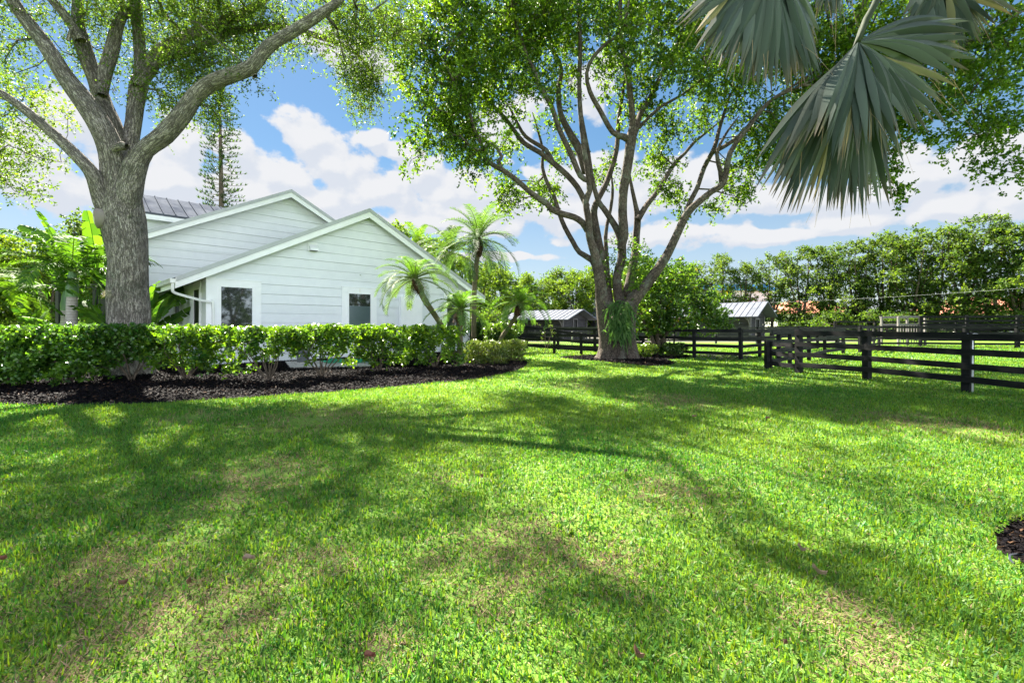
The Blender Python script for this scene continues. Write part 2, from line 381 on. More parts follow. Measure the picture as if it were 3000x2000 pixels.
# loose bark chips
def chips(poly, dens, size, name, colA, colB, frac):
    mn = poly.min(0); mx = poly.max(0); n = int((mx - mn).prod() * dens); x = rng.uniform(mn[0], mx[0], n); y = rng.uniform(mn[1], mx[1], n)
    k = inside(poly, x, y); k &= y < 40; x = x[k]; y = y[k]; n = len(x)
    a = rng.uniform(0, 6.28, n); d = np.stack([np.cos(a), np.sin(a), rng.normal(0, .35, n)], 1)
    c = np.where((rng.random(n) < frac)[:, None], np.array(colB), np.array(colA)) * rng.uniform(.5, 1.6, (n, 1))
    V, Q, K = leaves(np.stack([x, y, .02 + rng.random(n) * .05], 1), d, size * rng.uniform(.6, 1.7, n), size * .45, c, rng, .3)
    return V, Q, K
chip_m = leafmat('chips', 0.0, .7, .06); g = Geo()
for (b, dn, s, fr_) in ((BED1[(BED1[:, 1] < 60)], 700, .055, .05), (BED2, 500, .065, .06), (BED3, 2600, .035, .16), (BED4, 300, .08, .05)):
    g.add(*chips(b, dn, s, '', (.006, .005, .006), (.06, .035, .022), fr_))
V, Q, K = g.cat(); tag(mesh_np('bark_mulch', V, Q, chip_m, None, K), 'loose black bark chips spread over the planting beds', 'mulch', kind='stuff')

# ------------------------------------------------------------------ grass blades
TAN = [(G(760, 1370), .55), (G(830, 1400), .5), (G(700, 1460), .4), (G(560, 1225), .55), (G(900, 1230), .95), (G(960, 1222), .8), (G(330, 1700), .5), (G(380, 1620), .35), (G(600, 1800), .45),
       (G(950, 1640), .30), (G(1500, 1570), .42), (G(1540, 1590), .35), (G(1440, 1750), .25), (G(250, 1950), .3), (G(1950, 1170), 1.0), (G(2000, 1175), .7), (G(1950, 1450), .5), (G(2650, 1230), .9), (G(2800, 1250), .9),
       (G(1300, 1640), .3), (G(640, 1780), .3), (G(2450, 1800), .3), (G(1700, 1640), .45), (G(1150, 1900), .2), (G(1700, 1130), .8), (G(2520, 1900), .3), (G(1320, 1400), .3)]
BARE = [(G(900, 1235), .55, .35), (G(560, 1222), .35, .3), (G(2400, 1092), .5, .5), (G(770, 1385), .2, .15)]
def lowfreq(x, y, s, sd):
    r = np.random.default_rng(sd); v = np.zeros_like(x)
    for i in range(7):
        a = r.uniform(0, 6.28); k = s * r.uniform(.6, 2.2); v += np.sin((x * np.cos(a) + y * np.sin(a)) * k + r.uniform(0, 6.28))
    return v / 3.5
def grass():
    g = Geo(); gd = Geo()
    zones = [(1.25, 3.2, 6500, .056, .0085), (3.2, 6, 3000, .058, .0115), (6, 11, 1200, .055, .017), (11, 20, 420, .06, .026), (20, 34, 130, .07, .05)]
    for (y0, y1, dn, ln, w) in zones:
        xm = y1 * 1.28; n = int((y1 - y0) * 2 * xm * dn)
        x = rng.uniform(-xm, xm, n); y = rng.uniform(y0, y1, n); k = np.abs(x) < y * 1.24 + .35
        for b in (BED1, BED2, BED3, BED4): k &= ~inside(b, x, y)
        for (c, rx, ry) in BARE: k &= ~((((x - c[0]) / rx) ** 2 + ((y - c[1]) / ry) ** 2 < rng.uniform(.2, 1.6, n)) & (rng.random(n) < .8))
        k &= ~((x + 11.6) * .721 - (y - 16.9) * .693 < -.1) | (y < 17)
        x = x[k]; y = y[k]; n = len(x)
        tan = np.full(n, .09) + .12 * np.clip(lowfreq(x, y, 2.2, 5) - .1, 0, 1)
        for (c, r) in TAN:
            d2 = ((x - c[0]) ** 2 + (y - c[1]) ** 2) / (r * r) + .6 * lowfreq(x, y, 9, 8); tan += .62 * np.exp(-np.clip(d2, 0, 20) * 1.3)
        dead = rng.random(n) < np.clip(tan, 0, .8)
        a = rng.uniform(0, 6.28, n); tilt = np.abs(rng.normal(.55, .45, n)); tilt = np.where(dead, tilt + .55, tilt)
        d = np.stack([np.cos(a) * np.sin(tilt), np.sin(a) * np.sin(tilt), np.abs(np.cos(tilt)) + .06], 1)
        L_ = ln * rng.uniform(.55, 1.2, n) * (1 + .25 * lowfreq(x, y, 5, 3)); W_ = w * rng.uniform(.55, 1.25, n) * np.where(dead, .6, 1)
        side = unit(np.stack([-np.sin(a), np.cos(a), rng.normal(0, .5, n)], 1))
        t = np.clip(.5 + .33 * lowfreq(x, y, 1.1, 2) + .34 * rng.standard_normal(n), 0, 1)[:, None]
        col = np.array([.030, .145, .024]) * (1 - t) + np.array([.105, .22, .026]) * t
        yb = (rng.random(n) < .05)[:, None]; col = np.where(yb, np.array([.12, .22, .03]), col)
        dc = np.array([.25, .185, .11]) * (.55 + .6 * rng.random((n, 1))); col = np.where(dead[:, None], dc, col) * (1 + .26 * rng.standard_normal((n, 1))); col = np.clip(col, .005, .7)
        b = np.stack([x, y, np.zeros(n)], 1); dd_ = np.repeat(dead, 6 if y1 <= 6 else 4)
        if y1 <= 6: V, Q, K = strips(b, d, L_, W_, rng.uniform(0, .5, n), side, (0, .5, 1), (.8, 1, .15), col)
        else: V, Q, K = strips(b, d, L_, W_, 0, side, (0, 1), (1, .35), col)
        per = 2 if y1 <= 6 else 1; dq = np.repeat(dead, per); g.add(V, Q[~dq], K); gd.add(V, Q[dq], K)
    for gg, nm, mt in ((g, 'grass', leaf_grass), (gd, 'dry_grass', leaf_dry)):
        V, Q, K = gg.cat(); used = np.unique(Q); mp = np.zeros(len(V), np.int64); mp[used] = np.arange(len(used)); res = mesh_np(nm, V[used], mp[Q], mt, None, K[used])
        tag(res, {'grass': 'mown green lawn grass all over the garden', 'dry_grass': 'dry tan grass blades scattered in worn patches of the lawn'}[nm], 'grass', kind='stuff')
grass()

# fallen leaves (single ones one can see lying on the lawn)
def fallen(px, py, s, a, c):
    g = G(px, py); o = MB(); n = 7; vs = []; fs = []
    for i in range(n + 1):
        t = i / n; w = math.sin(math.pi * t ** .8) * .26 * s + .002; z = .03 + .012 * math.sin(t * 5 + a)
        vs += [(t * s - s / 2, -w, z + .02), (t * s - s / 2, 0, z), (t * s - s / 2, w, z + .025)]
    for i in range(n): fs += [(3 * i, 3 * i + 3, 3 * i + 4, 3 * i + 1), (3 * i + 1, 3 * i + 4, 3 * i + 5, 3 * i + 2)]
    o.add(vs, fs); q = o.build('fallen_leaf', simple('dead_leaf_' + c, *{'a': ((.17, .085, .05), (.10, .05, .028)), 'b': ((.24, .17, .11), (.15, .10, .065)), 'c': ((.16, .06, .035), (.09, .03, .02))}[c], .7))
    q.location = (g[0], g[1], .028); q.rotation_euler = (.2, -.25, a); return q
FL = [(1862, 1950, .075, 2.2, 'a', 'large reddish brown leaf lying upright in the grass at the bottom'), (2300, 1915, .05, .6, 'a', None), (735, 1660, .085, .3, 'b', 'pale tan curled leaf in the bright patch on the left'),
      (1090, 1955, .06, .4, 'c', 'dark red brown leaf half sunk in the grass'), (2345, 1632, .07, 2.8, 'b', None), (2395, 1700, .10, 2.6, 'b', 'long pale leaf between lit and shaded lawn'),
      (1832, 1395, .1, 1.0, 'b', None), (2035, 1230, .12, .4, 'a', None), (1410, 1411, .08, 1.5, 'a', None), (365, 1733, .06, 1.2, 'a', None), (550, 1732, .06, 1.9, 'a', None), (2250, 1235, .12, .3, 'c', None),
      (2895, 1455, .09, .9, 'b', None), (8, 1660, .07, .9, 'c', None)]
for (px, py, s, a, c, lab) in FL:
    tag(fallen(px, py, s * .8, a, c), lab or 'small dry leaf scattered on the open lawn', 'leaf', 'dry leaves fallen on the lawn')
# thin irrigation tube in the right mulch bed
tb = MB().tube(smooth_path([G(3020, 1650), G(2990, 1648), G(2962, 1650), (G(2958, 1662)), G(2965, 1672), G(2972, 1677)], [.006] * 6, .02)[0] + np.array([0, 0, .06]), .006, 6)
tag(tb.build('irrigation_tube', simple('black_plastic', (.03, .035, .045), None, .3, .5)), 'thin black irrigation tube curling out of the mulch bed at the right edge', 'tube')
# gravel yard in front of the stables, sandy patch at the fence
grav = simple('gravel', (.12, .115, .10), (.085, .08, .07), .95, .1, 0, 6, 60, .8, .02)
sheet('gravel_yard', [(-2, 41), (24, 40), (34, 41), (34, 44), (23, 43.5), (9, 60), (-3, 60)], grav, .006)
sheet('sand_patch', arc([G(2030, 1040), G(2100, 1034), G(2190, 1038), G(2195, 1050), G(2110, 1055), G(2040, 1050)]), grav, .008)
sheet('sand_track', [(26, 30.3), (70, 27.5), (70, 29.2), (26, 31.4)], grav, .008)

# ------------------------------------------------------------------ house
white = simple('white_paint', (.75, .775, .80), (.71, .735, .765), .55, .4, 0, 2.5, 60, .12, .002)
white_t = simple('white_trim', (.86, .87, .88), (.82, .83, .84), .5, .4, 0, 3, 50, .1, .002)
rake_m = simple('rake_metal', (.46, .475, .49), (.40, .415, .43), .6, .2, 0, 2)
metal = simple('metal_roof', (.06, .068, .088), (.12, .13, .155), .9, .0, 0, .8, 20, .08, .002)
gutter_m = simple('gutter_metal', (.72, .73, .72), (.60, .62, .60), .4, .5, .15, 3)
grey_dark = simple('dark_void', (.02, .02, .022), None, .6)
def glassmat(name, base, rough=.03, refl=.38):
    m, N, o = newmat(name); p = N.n('ShaderNodeTexCoord').outputs['Object']
    b = pbsdf(N, base, .3, .15); gl = N.n('ShaderNodeBsdfGlossy'); gl.inputs['Roughness'].default_value = rough; gl.inputs[0].default_value = (.85, .92, .95, 1)
    N.put(gl.inputs['Normal'], bump(N, N.noise(p, 1.3, 1), .02, .02))
    mx = N.n('ShaderNodeMixShader'); mx.inputs[0].default_value = refl; N.t.links.new(b.outputs[0], mx.inputs[1]); N.t.links.new(gl.outputs[0], mx.inputs[2]); N.t.links.new(mx.outputs[0], o.inputs[0]); return m
glass = glassmat('window_glass', (.006, .009, .01, 1), .03, .07); glass_scr = glassmat('window_screen', (.05, .08, .09, 1), .12, .06)
HA = np.array([-11.64, 16.92, 0.]); HU = np.array([.693, .721, 0.]); HN = np.array([.721, -.693, 0.])
def H(t, o, z): return HA + HU * t + HN * o + np.array([0, 0, z])
house = thing('white_house', 'white board sided house with low gabled wings and metal roof', 'house', HA)
def Hl(t, o, z): return H(t, o, z) - HA     # house-local coordinates
PITCH = .515
def gable_wall(name, t0, t1, tc, zr, o, z0=0.0, step=.4, off=.05, back=14.):
    """horizontal lap boards under a gable; each board leans out at its foot"""
    m = MB(); le = lambda z: max(t0, tc - (zr - z) / PITCH); ri = lambda z: min(t1, tc + (zr - z) / PITCH)
    zs = sorted(set([round(z0 + off + k * step, 4) for k in range(-1, 40) if z0 < z0 + off + k * step < zr] + [z0, zr - .001, zr - (tc - t0) * PITCH]))
    for a, b in zip(zs[:-1], zs[1:]):
        if b - a < 1e-3: continue
        oa = o + .022 * (1 - ((a - z0 - off) % step) / step) if abs((a - z0 - off) % step) > 1e-3 else o + .022
        fb = ((b - z0 - off) % step) / step; fb = 1 if fb < 1e-3 or fb > .999 else fb; ob = o + .022 * (1 - fb)
        g = .016 if abs((a - z0 - off) % step) < 1e-3 or abs((a - z0 - off) % step - step) < 1e-3 else 0.0
        m.add([Hl(le(a), o - .03, a), Hl(ri(a), o - .03, a), Hl(ri(b), o - .03, b), Hl(le(b), o - .03, b)], [(0, 1, 2, 3)])
        a += g; m.add([Hl(le(a), oa, a), Hl(ri(a), oa, a), Hl(ri(b), ob, b), Hl(le(b), ob, b)], [(0, 1, 2, 3)])
        m.add([Hl(le(a), o - .03, a), Hl(ri(a), o - .03, a), Hl(ri(a), oa, a), Hl(le(a), oa, a)], [(0, 1, 2, 3)])
    return m.build(name, white, house)
def side_wall(name, t, o0, o1, z1, facing=-1, step=.4, off=.05):
    m = MB(); z = 0.0; k = 0; zs = [0] + [off + i * step for i in range(1, 30) if off + i * step < z1] + [z1]
    for a, b in zip(zs[:-1], zs[1:]):
        m.add([Hl(t + facing * .022, o0, a), Hl(t + facing * .022, o1, a), Hl(t, o1, b), Hl(t, o0, b)], [(0, 1, 2, 3)])
        m.add([Hl(t + facing * .022, o0, a), Hl(t + facing * .022, o1, a), Hl(t, o1, a), Hl(t, o0, a)], [(0, 1, 2, 3)])
    return m.build(name, white, house)
gable_wall('wall', 0, 13.1, 6.5, 6.98, 0.0)
side_wall('wall', 0, 0, -6.9, 3.63)
side_wall('wall', 13.1, 0, -6.9, 3.63, 1)
gable_wall('wall', -1.6, 12.4, 5.4, 9.0, -6.9)
side_wall('wall', -1.6, -6.9, -16, 5.35)
side_wall('wall', 12.4, -6.9, -16, 5.35, 1)
def roof(tc, half, zr, o0, o1, ovh=.9, seams=True, parent=house):
    ze = zr - (half + ovh) * PITCH
    for s in (-1, 1):
        m = MB(); te = tc + s * (half + ovh)
        m.hexa([Hl(tc, o0, zr - .1), Hl(te, o0, ze - .1), Hl(te, o1, ze - .1), Hl(tc, o1, zr - .1), Hl(tc, o0, zr), Hl(te, o0, ze), Hl(te, o1, ze), Hl(tc, o1, zr)])
        k = 0; o = o0 - .02
        while o > o1:
            if seams: m.hexa([Hl(tc, o, zr + .001), Hl(te, o, ze + .001), Hl(te, o - .03, ze + .001), Hl(tc, o - .03, zr + .001), Hl(tc, o, zr + .045), Hl(te, o, ze + .045), Hl(te, o - .03, ze + .045), Hl(tc, o - .03, zr + .045)])
            o -= .45
        # metal rake trim on the front edge
        tr = MB(); tr.hexa([Hl(tc, o0 + .03, zr - .13), Hl(te, o0 + .03, ze - .13), Hl(te, o0 + .003, ze - .13), Hl(tc, o0 + .003, zr - .13), Hl(tc, o0 + .03, zr + .05), Hl(te, o0 + .03, ze + .05), Hl(te, o0 + .003, ze + .05), Hl(tc, o0 + .003, zr + .05)])
        m.build('roof', metal, parent); tr.build('rake_trim', rake_m, parent)
        f = MB(); q = o0 + .0
        f.hexa([Hl(tc, q, zr - .40), Hl(te, q, ze - .36), Hl(te, q - .05, ze - .36), Hl(tc, q - .05, zr - .40), Hl(tc, q, zr - .102), Hl(te, q, ze - .102), Hl(te, q - .05, ze - .102), Hl(tc, q - .05, zr - .102)])
        # boxed eave soffit and fascia along the gutter side
        f.hexa([Hl(te - s * .03, q - .05, ze - .34), Hl(te, q - .05, ze - .34), Hl(te, o1, ze - .34), Hl(te - s * .03, o1, ze - .34), Hl(te - s * .03, q - .05, ze - .10), Hl(te, q - .05, ze - .10), Hl(te, o1, ze - .10), Hl(te - s * .03, o1, ze - .10)])
        f.hexa([Hl(tc + s * half, q - .05, ze + ovh * PITCH - .36), Hl(te - s * .035, q - .05, ze - .30), Hl(te - s * .035, o1, ze - .30), Hl(tc + s * half, o1, ze + ovh * PITCH - .36), Hl(tc + s * half, q - .05, ze + ovh * PITCH - .33), Hl(te - s * .035, q - .05, ze - .27), Hl(te - s * .035, o1, ze - .27), Hl(tc + s * half, o1, ze + ovh * PITCH - .33)])
        f.build('fascia', white_t, parent)
roof(6.5, 6.55, 7.13, .4, -6.9, .98)
roof(5.4, 7.0, 9.25, -6.5, -16, .5)
# upper storey block with a long roof slope facing the lawn
m = MB(); m.box(-1.9, 8.0, -17, -10.0, 4.0, 7.42, Hl); m.build('wall', white, house)
m = MB(); za, zb = 7.45, 8.95; m.hexa([Hl(-2.2, -9.5, za - .12), Hl(8.3, -9.5, za - .12), Hl(8.3, -12.4, zb - .12), Hl(-2.2, -12.4, zb - .12), Hl(-2.2, -9.5, za), Hl(8.3, -9.5, za), Hl(8.3, -12.4, zb), Hl(-2.2, -12.4, zb)])
m.hexa([Hl(-2.2, -12.4, zb - .12), Hl(8.3, -12.4, zb - .12), Hl(8.3, -16.5, 6.9), Hl(-2.2, -16.5, 6.9), Hl(-2.2, -12.4, zb), Hl(8.3, -12.4, zb), Hl(8.3, -16.5, 7.02), Hl(-2.2, -16.5, 7.02)])
for i in range(20):
    t = -2.15 + i * .54; m.hexa([Hl(t, -9.5, za + .001), Hl(t + .04, -9.5, za + .001), Hl(t + .04, -12.4, zb + .001), Hl(t, -12.4, zb + .001), Hl(t, -9.5, za + .06), Hl(t + .04, -9.5, za + .06), Hl(t + .04, -12.4, zb + .06), Hl(t, -12.4, zb + .06)])
m.build('roof', metal, house)
m = MB(); m.box(-2.2, 8.3, -9.53, -9.503, 7.08, 7.33, Hl); m.box(-2.2, 8.3, -9.99, -9.53, 7.08, 7.11, Hl); m.build('fascia', white_t, house)
# corner boards
m = MB(); m.box(-.03, .30, -.04, .045, 0, 3.42, Hl); m.build('corner_board', white_t, house)
m = MB(); m.box(12.78, 13.13, -.04, .045, 0, 3.42, Hl); m.build('corner_board', white_t, house)
# foundation
m = MB(); m.box(.005, 13.095, -6.8, .012, 0, .12, Hl); m.build('foundation', simple('concrete', (.42, .40, .37), (.33, .31, .29), .9, .2), house)
def window(t0, t1, z0, z1, fn, trim=True, screen=False, tl=.17, tr=.17, tt=.22):
    if trim:
        m = MB(); m.box(t0 - tl, t0 - .065, .0, .038, z0 - .15, z1 + .07, fn); m.box(t1 + .065, t1 + tr, .0, .038, z0 - .15, z1 + .07, fn)
        m.box(t0 - tl, t1 + tr, .0, .040, z1 + .071, z1 + tt + .07, fn); m.box(t0 - tl - .02, t1 + tr + .02, .0, .058, z1 + tt + .071, z1 + tt + .10, fn)
        m.box(t0 - tl, t1 + tr, .0, .040, z0 - .28, z0 - .151, fn); m.build('window_trim', white_t, house)
    m = MB(); w = .062
    m.box(t0 - w, t0, .0, .06, z0 - w, z1 + w, fn); m.box(t1, t1 + w, .0, .06, z0 - w, z1 + w, fn); m.box(t0 + .0005, t1 - .0005, .0, .058, z1, z1 + w, fn); m.box(t0 + .0005, t1 - .0005, .0, .058, z0 - w, z0, fn)
    m.box(t0 - w - .02, t0 - w, .0, .047, z0 - w, z1 + w + .02, fn); m.box(t1 + w, t1 + w + .02, .0, .047, z0 - w, z1 + w + .02, fn); m.box(t0 - w, t1 + w, .0, .046, z1 + w + .001, z1 + w + .02, fn)
    f = m.build('window', white_t, house)
    if screen:
        zm = z0 + (z1 - z0) * .63
        MB().box(t0, t1, .028, .034, zm, z1, fn).build('pane', glass, f); MB().box(t0, t1, .030, .038, z0, zm - .001, fn).build('screen', glass_scr, f)
    else: MB().box(t0, t1, .028, .034, z0, z1, fn).build('pane', glass, f)
    return f
window(.46, 1.54, .85, 3.06, Hl, tl=.16, tr=.34)
window(5.64, 6.74, 1.5, 3.06, Hl, screen=True, tl=.34, tr=.34)
window(11.43, 12.4, .95, 3.09, Hl, tl=.2, tr=.2)
fnL = lambda a, o, z: Hl(-o, -a, z)
window(1.0, 2.0, .9, 3.0, fnL, tl=.15, tr=.15); window(4.9, 5.9, .9, 3.0, fnL, tl=.15, tr=.15)
fnB = lambda a, o, z: Hl(a, -6.9 + .022 + o, z)
window(-1.45, -.62, .85, 3.0, fnB, screen=False, tl=.2, tr=.2)
# gutter along the left eave and its downspout back to the corner
te = 6.5 - 6.55 - .98; ze = 7.13 - (6.55 + .98) * PITCH
m = MB(); m.box(te - .14, te - .002, -6.4, .46, ze - .17, ze - .15, Hl); m.box(te - .155, te - .14, -6.4, .46, ze - .17, ze - .02, Hl); m.box(te - .14, te - .002, .45, .46, ze - .149, ze - .02, Hl); m.box(te - .17, te - .155, -6.4, .46, ze - .045, ze - .015, Hl); m.build('gutter', gutter_m, house)
pts = [Hl(te - .07, .36, ze - .15), Hl(te - .07, .36, ze - .40), Hl(te + .0, .33, ze - .52), Hl(te + .7, .18, ze - .72), Hl(te + 1.13, .10, ze - .80), Hl(te + 1.22, .09, ze - .95), Hl(te + 1.22, .09, .15)]
pp, _ = smooth_path(pts, [1] * len(pts), .08); m = MB(); 
for a, b in zip(pp[:-1], pp[1:]): m.bar(a, b + (b - a) * .02, .085, .065, HN)
m.build('downspout', gutter_m, house)
# exhaust hood, hose bib, electric box with meter and conduit, rusty stain
m = MB(); t, z = 3.78, 4.86; 
m.hexa([Hl(t, .0, z), Hl(t + .36, .0, z), Hl(t + .36, .28, z), Hl(t, .28, z), Hl(t, .0, z + .34), Hl(t + .36, .0, z + .34), Hl(t + .36, .22, z + .12), Hl(t, .22, z + .12)]); m.box(t - .03, t + .39, .02, .035, z - .03, z + .38, Hl)
v = m.build('exhaust_hood', white_t, house); MB().box(t + .03, t + .33, .06, .25, z - .012, z - .002, Hl).build('opening', grey_dark, v)
MB().box(8.34, 9.0, .02, .24, 1.0, 3.02, Hl).build('electric_box', white_t, house)
m = MB(); m.box(9.02, 9.66, .02, .20, .98, 3.0, Hl); m.build('electric_box', white_t, house)
m = MB(); a = Hl(8.80, .24, 2.60); m.tube([a, a + HN * .05, a + HN * .13, a + HN * .16], [.13, .125, .11, .05], 20); m.build('meter', simple('meter_glass', (.18, .24, .27), (.12, .15, .17), .15, .6, .3), house, True)
m = MB(); m.tube([Hl(9.05, .06, 3.0), Hl(9.05, .06, 3.9), Hl(9.05, .06, 5.2)], .03, 8); m.box(8.98, 9.12, .02, .10, 3.35, 3.42, Hl); m.box(8.98, 9.12, .02, .10, 4.6, 4.66, Hl); m.build('conduit', gutter_m, house)
m = MB(); a = Hl(6.2, .02, 3.98); m.tube([a, a + HN * .10, a + HN * .11 - np.array([0, 0, .06])], [.02, .02, .018], 8); m.build('hose_bib', gutter_m, house)
MB().box(6.18, 6.205, .0405, .042, 3.13, 3.32, Hl).build('rust_streak', simple('rust', (.62, .50, .33), (.75, .70, .6), .8), house)

# pad with hose and bin between house and hedge
conc = simple('concrete', (.42, .40, .37))
pad = MB(); A_, B_, C_, D_ = G(850, 1082), G(1085, 1078), G(1100, 1060), G(835, 1064)
pad.hexa([A_, B_, C_, D_] + [q + np.array([0, 0, .09]) for q in (A_, B_, C_, D_)]); tag(pad.build('concrete_pad', conc), 'flat concrete pad in the mulch between hedge and house', 'pad')
hm = MB(); c0 = G(1000, 1070) + np.array([0, 0, .12])
for k in range(7):
    r0 = .42 + .09 * (k % 4); th = np.linspace(0, 6.4, 40); p_ = np.stack([c0[0] + np.cos(th) * r0 * 1.4 + .05 * k, c0[1] + np.sin(th) * r0 * .7, c0[2] + .018 * k + .01 * np.sin(th * 3 + k)], 1); hm.tube(p_, .011, 6)
hm.tube(smooth_path([c0 + np.array([.6, 0, 0]), c0 + np.array([1.3, .3, -.02]), c0 + np.array([2.2, .3, -.02])], [1, 1, 1], .1)[0], .011, 6)
tag(hm.build('garden_hose', simple('hose_green', (.0, .33, .17), (.0, .25, .13), .35)), 'coiled green garden hose lying on the concrete pad', 'hose')
bn = thing('waste_bin', 'grey plastic bin half hidden behind the hedge by the pad', 'bin', G(888, 1066) + np.array([0, 0, .0]))
greyp = simple('grey_plastic', (.14, .15, .16), (.11, .12, .13), .5)
MB().tube([(0, 0, .0), (0, 0, .05), (0, 0, .85), (0, 0, .9)], [.2, .22, .27, .28], 20).build('body', greyp, bn, True); MB().tube([(0, 0, .9), (0, 0, .94), (0, 0, 1.0)], [.30, .30, .18], 20).build('lid', greyp, bn, True)
# ------------------------------------------------------------------ tree growing
class Tree:
    def __init__(s, seed=0):
        s.pos = []; s.rad = []; s.geo = Geo(); s.r = np.random.default_rng(seed); s.k = 0
    def limb(s, pts, rad, sides=14, step=.25, bump=.05, wob=0.0):
        p, r = smooth_path(pts, rad, step)
        if wob: p = p + np.cumsum(s.r.normal(0, wob, p.shape), 0) * (np.linspace(0, 1, len(p))[:, None])
        s.k += 1; s.geo.add(*tube_np(p, r, sides, bump, s.k)); s.pos.append(p); s.rad.append(r); return p
    def grow(s, att, tip=.012, expo=.5, seg=.5, sag=.06, keep=1.0, maxr=.2, wig=.08):
        """connect every attractor to the nearest limb or twig, then thicken by what each carries"""
        base = np.vstack(s.pos); nb = len(base); cap = len(att) * 12 + nb; N = np.zeros((cap, 3)); N[:nb] = base; par = np.full(cap, -1); cost = np.zeros(cap); n = nb
        d0 = np.array([np.min(((base - a) ** 2).sum(1)) for a in att]); order = np.argsort(d0); tips = []
        for i in order:
            a = att[i]; dd = np.sqrt(((N[:n] - a) ** 2).sum(1)); j = int(np.argmin(dd + .25 * cost[:n] + .35 * np.clip(N[:n, 2] - a[2], 0, 9)))
            L_ = dd[j]; k = max(1, min(8, int(L_ / seg))); p0 = N[j].copy(); c = cost[j]; prev = j
            off = s.r.normal(0, wig, 3) * L_; off[2] += sag * L_
            for q in range(1, k + 1):
                t = q / k; N[n] = p0 * (1 - t) + a * t + off * 4 * t * (1 - t) * .5; par[n] = prev; cost[n] = c + L_ * t; prev = n; n += 1
            tips.append(prev)
        cnt = np.zeros(n)
        for t in tips: cnt[t] += 1
        for i in range(n - 1, nb - 1, -1):
            if par[i] >= 0: cnt[par[i]] += cnt[i]
        r = np.minimum(tip * np.maximum(cnt, 1) ** expo, maxr); R = np.concatenate(s.rad)
        # tubes: one chain from each node that starts at a fork
        kids = {}
        for i in range(nb, n): kids.setdefault(par[i], []).append(i)
        starts = [(par[i], i) for j in kids for q, i in enumerate(sorted(kids[j], key=lambda z: -cnt[z])) if (j < nb or q > 0)]
        for (p, i) in starts:
            ch = [p, i]; cur = i
            while cur in kids: cur = max(kids[cur], key=lambda z: cnt[z]); ch.append(cur)
            rr = r[ch].copy(); rr[0] = min(rr[1] * 1.1, R[p] * .9 if p < nb else rr[1] * 1.1)
            rr[-1] *= .5
            if s.r.random() <= keep or cnt[i] > 2: s.geo.add(*tube_np(N[ch], rr, 5 if rr[0] < .04 else 8, 0, i))
        return N[tips]
    def wood(s, mat, parent, name='trunk'):
        V, Q, B = s.geo.cat(); return mesh_np(name, V, Q, mat, parent, bark=B, smooth=True)

def foliage(att, r, nspr, spread, slen, nleaf, ll, lw, cA, cB, droop=.25, out=None, colvar=.25, twig=(.10, .075, .05), up=0.0, flat=1.0, tw=.006):
    """leafy sprigs round each attractor -> quads with colour"""
    n = len(att) * nspr; c = np.repeat(att, nspr, axis=0); sp = np.array([spread, spread, spread * flat])
    o = c + r.normal(0, 1, (n, 3)) * sp * .6; d = r.normal(0, 1, (n, 3)); d[:, 2] += up - droop
    if out is not None: d = unit(d) + unit(c - np.asarray(out)) * .7
    d = unit(d * np.array([1, 1, flat])); L_ = slen * r.uniform(.5, 1.3, n)
    cl = np.repeat(r.normal(0, colvar, len(att)), nspr); g = Geo()
    f = np.tile(np.linspace(.15, 1.0, nleaf), n) + r.normal(0, .05, n * nleaf); oo = np.repeat(o, nleaf, axis=0); dd = np.repeat(d, nleaf, axis=0)
    b = oo + dd * (f * np.repeat(L_, nleaf))[:, None]; b[:, 2] -= droop * .5 * f * f * np.repeat(L_, nleaf)
    ld = dd * .5 + unit(r.normal(0, 1, b.shape)) * .9; ld[:, 2] += up * .5 - droop * .4
    t = np.clip(.5 + np.repeat(cl, nleaf) + r.normal(0, .22, len(b)), 0, 1)[:, None]
    col = (np.array(cA) * (1 - t) + np.array(cB) * t) * (1 + .13 * r.standard_normal((len(b), 1))); col = np.clip(col, .004, .6)
    g.add(*leaves(b, ld, ll * r.uniform(.6, 1.25, len(b)), lw * r.uniform(.7, 1.2, len(b)), col, r))
    sd = unit(np.cross(d, r.normal(0, 1, d.shape))); V, Q, K = strips(o, d, L_, tw, droop * .5, sd, (0, 1), (1, .4), np.tile(np.array(twig), (n, 1))); g.add(V, Q, K)
    return g
def put(g, name, mat, parent):
    V, Q, K = g.cat(); return mesh_np(name, V, Q, mat, parent, K)

def blobs(spec, n, r, base):
    """spec: (px, py, rx, ry, Y, ry_depth, weight) -> points, hollow towards the middle of each clump"""
    w = np.array([s[6] * s[2] * s[3] * s[4] ** 2 for s in spec]); w = w / w.sum(); out = []
    for s, k in zip(spec, (w * n).astype(int) + 1):
        u = unit(r.normal(0, 1, (k, 3))) * (r.random((k, 1)) ** (1 / 2.4)); c = P(s[0], s[1], s[4]); sc_ = s[4] / F
        out.append(c + u * np.array([s[2] * sc_, s[5], s[3] * sc_]))
    return np.vstack(out) - base

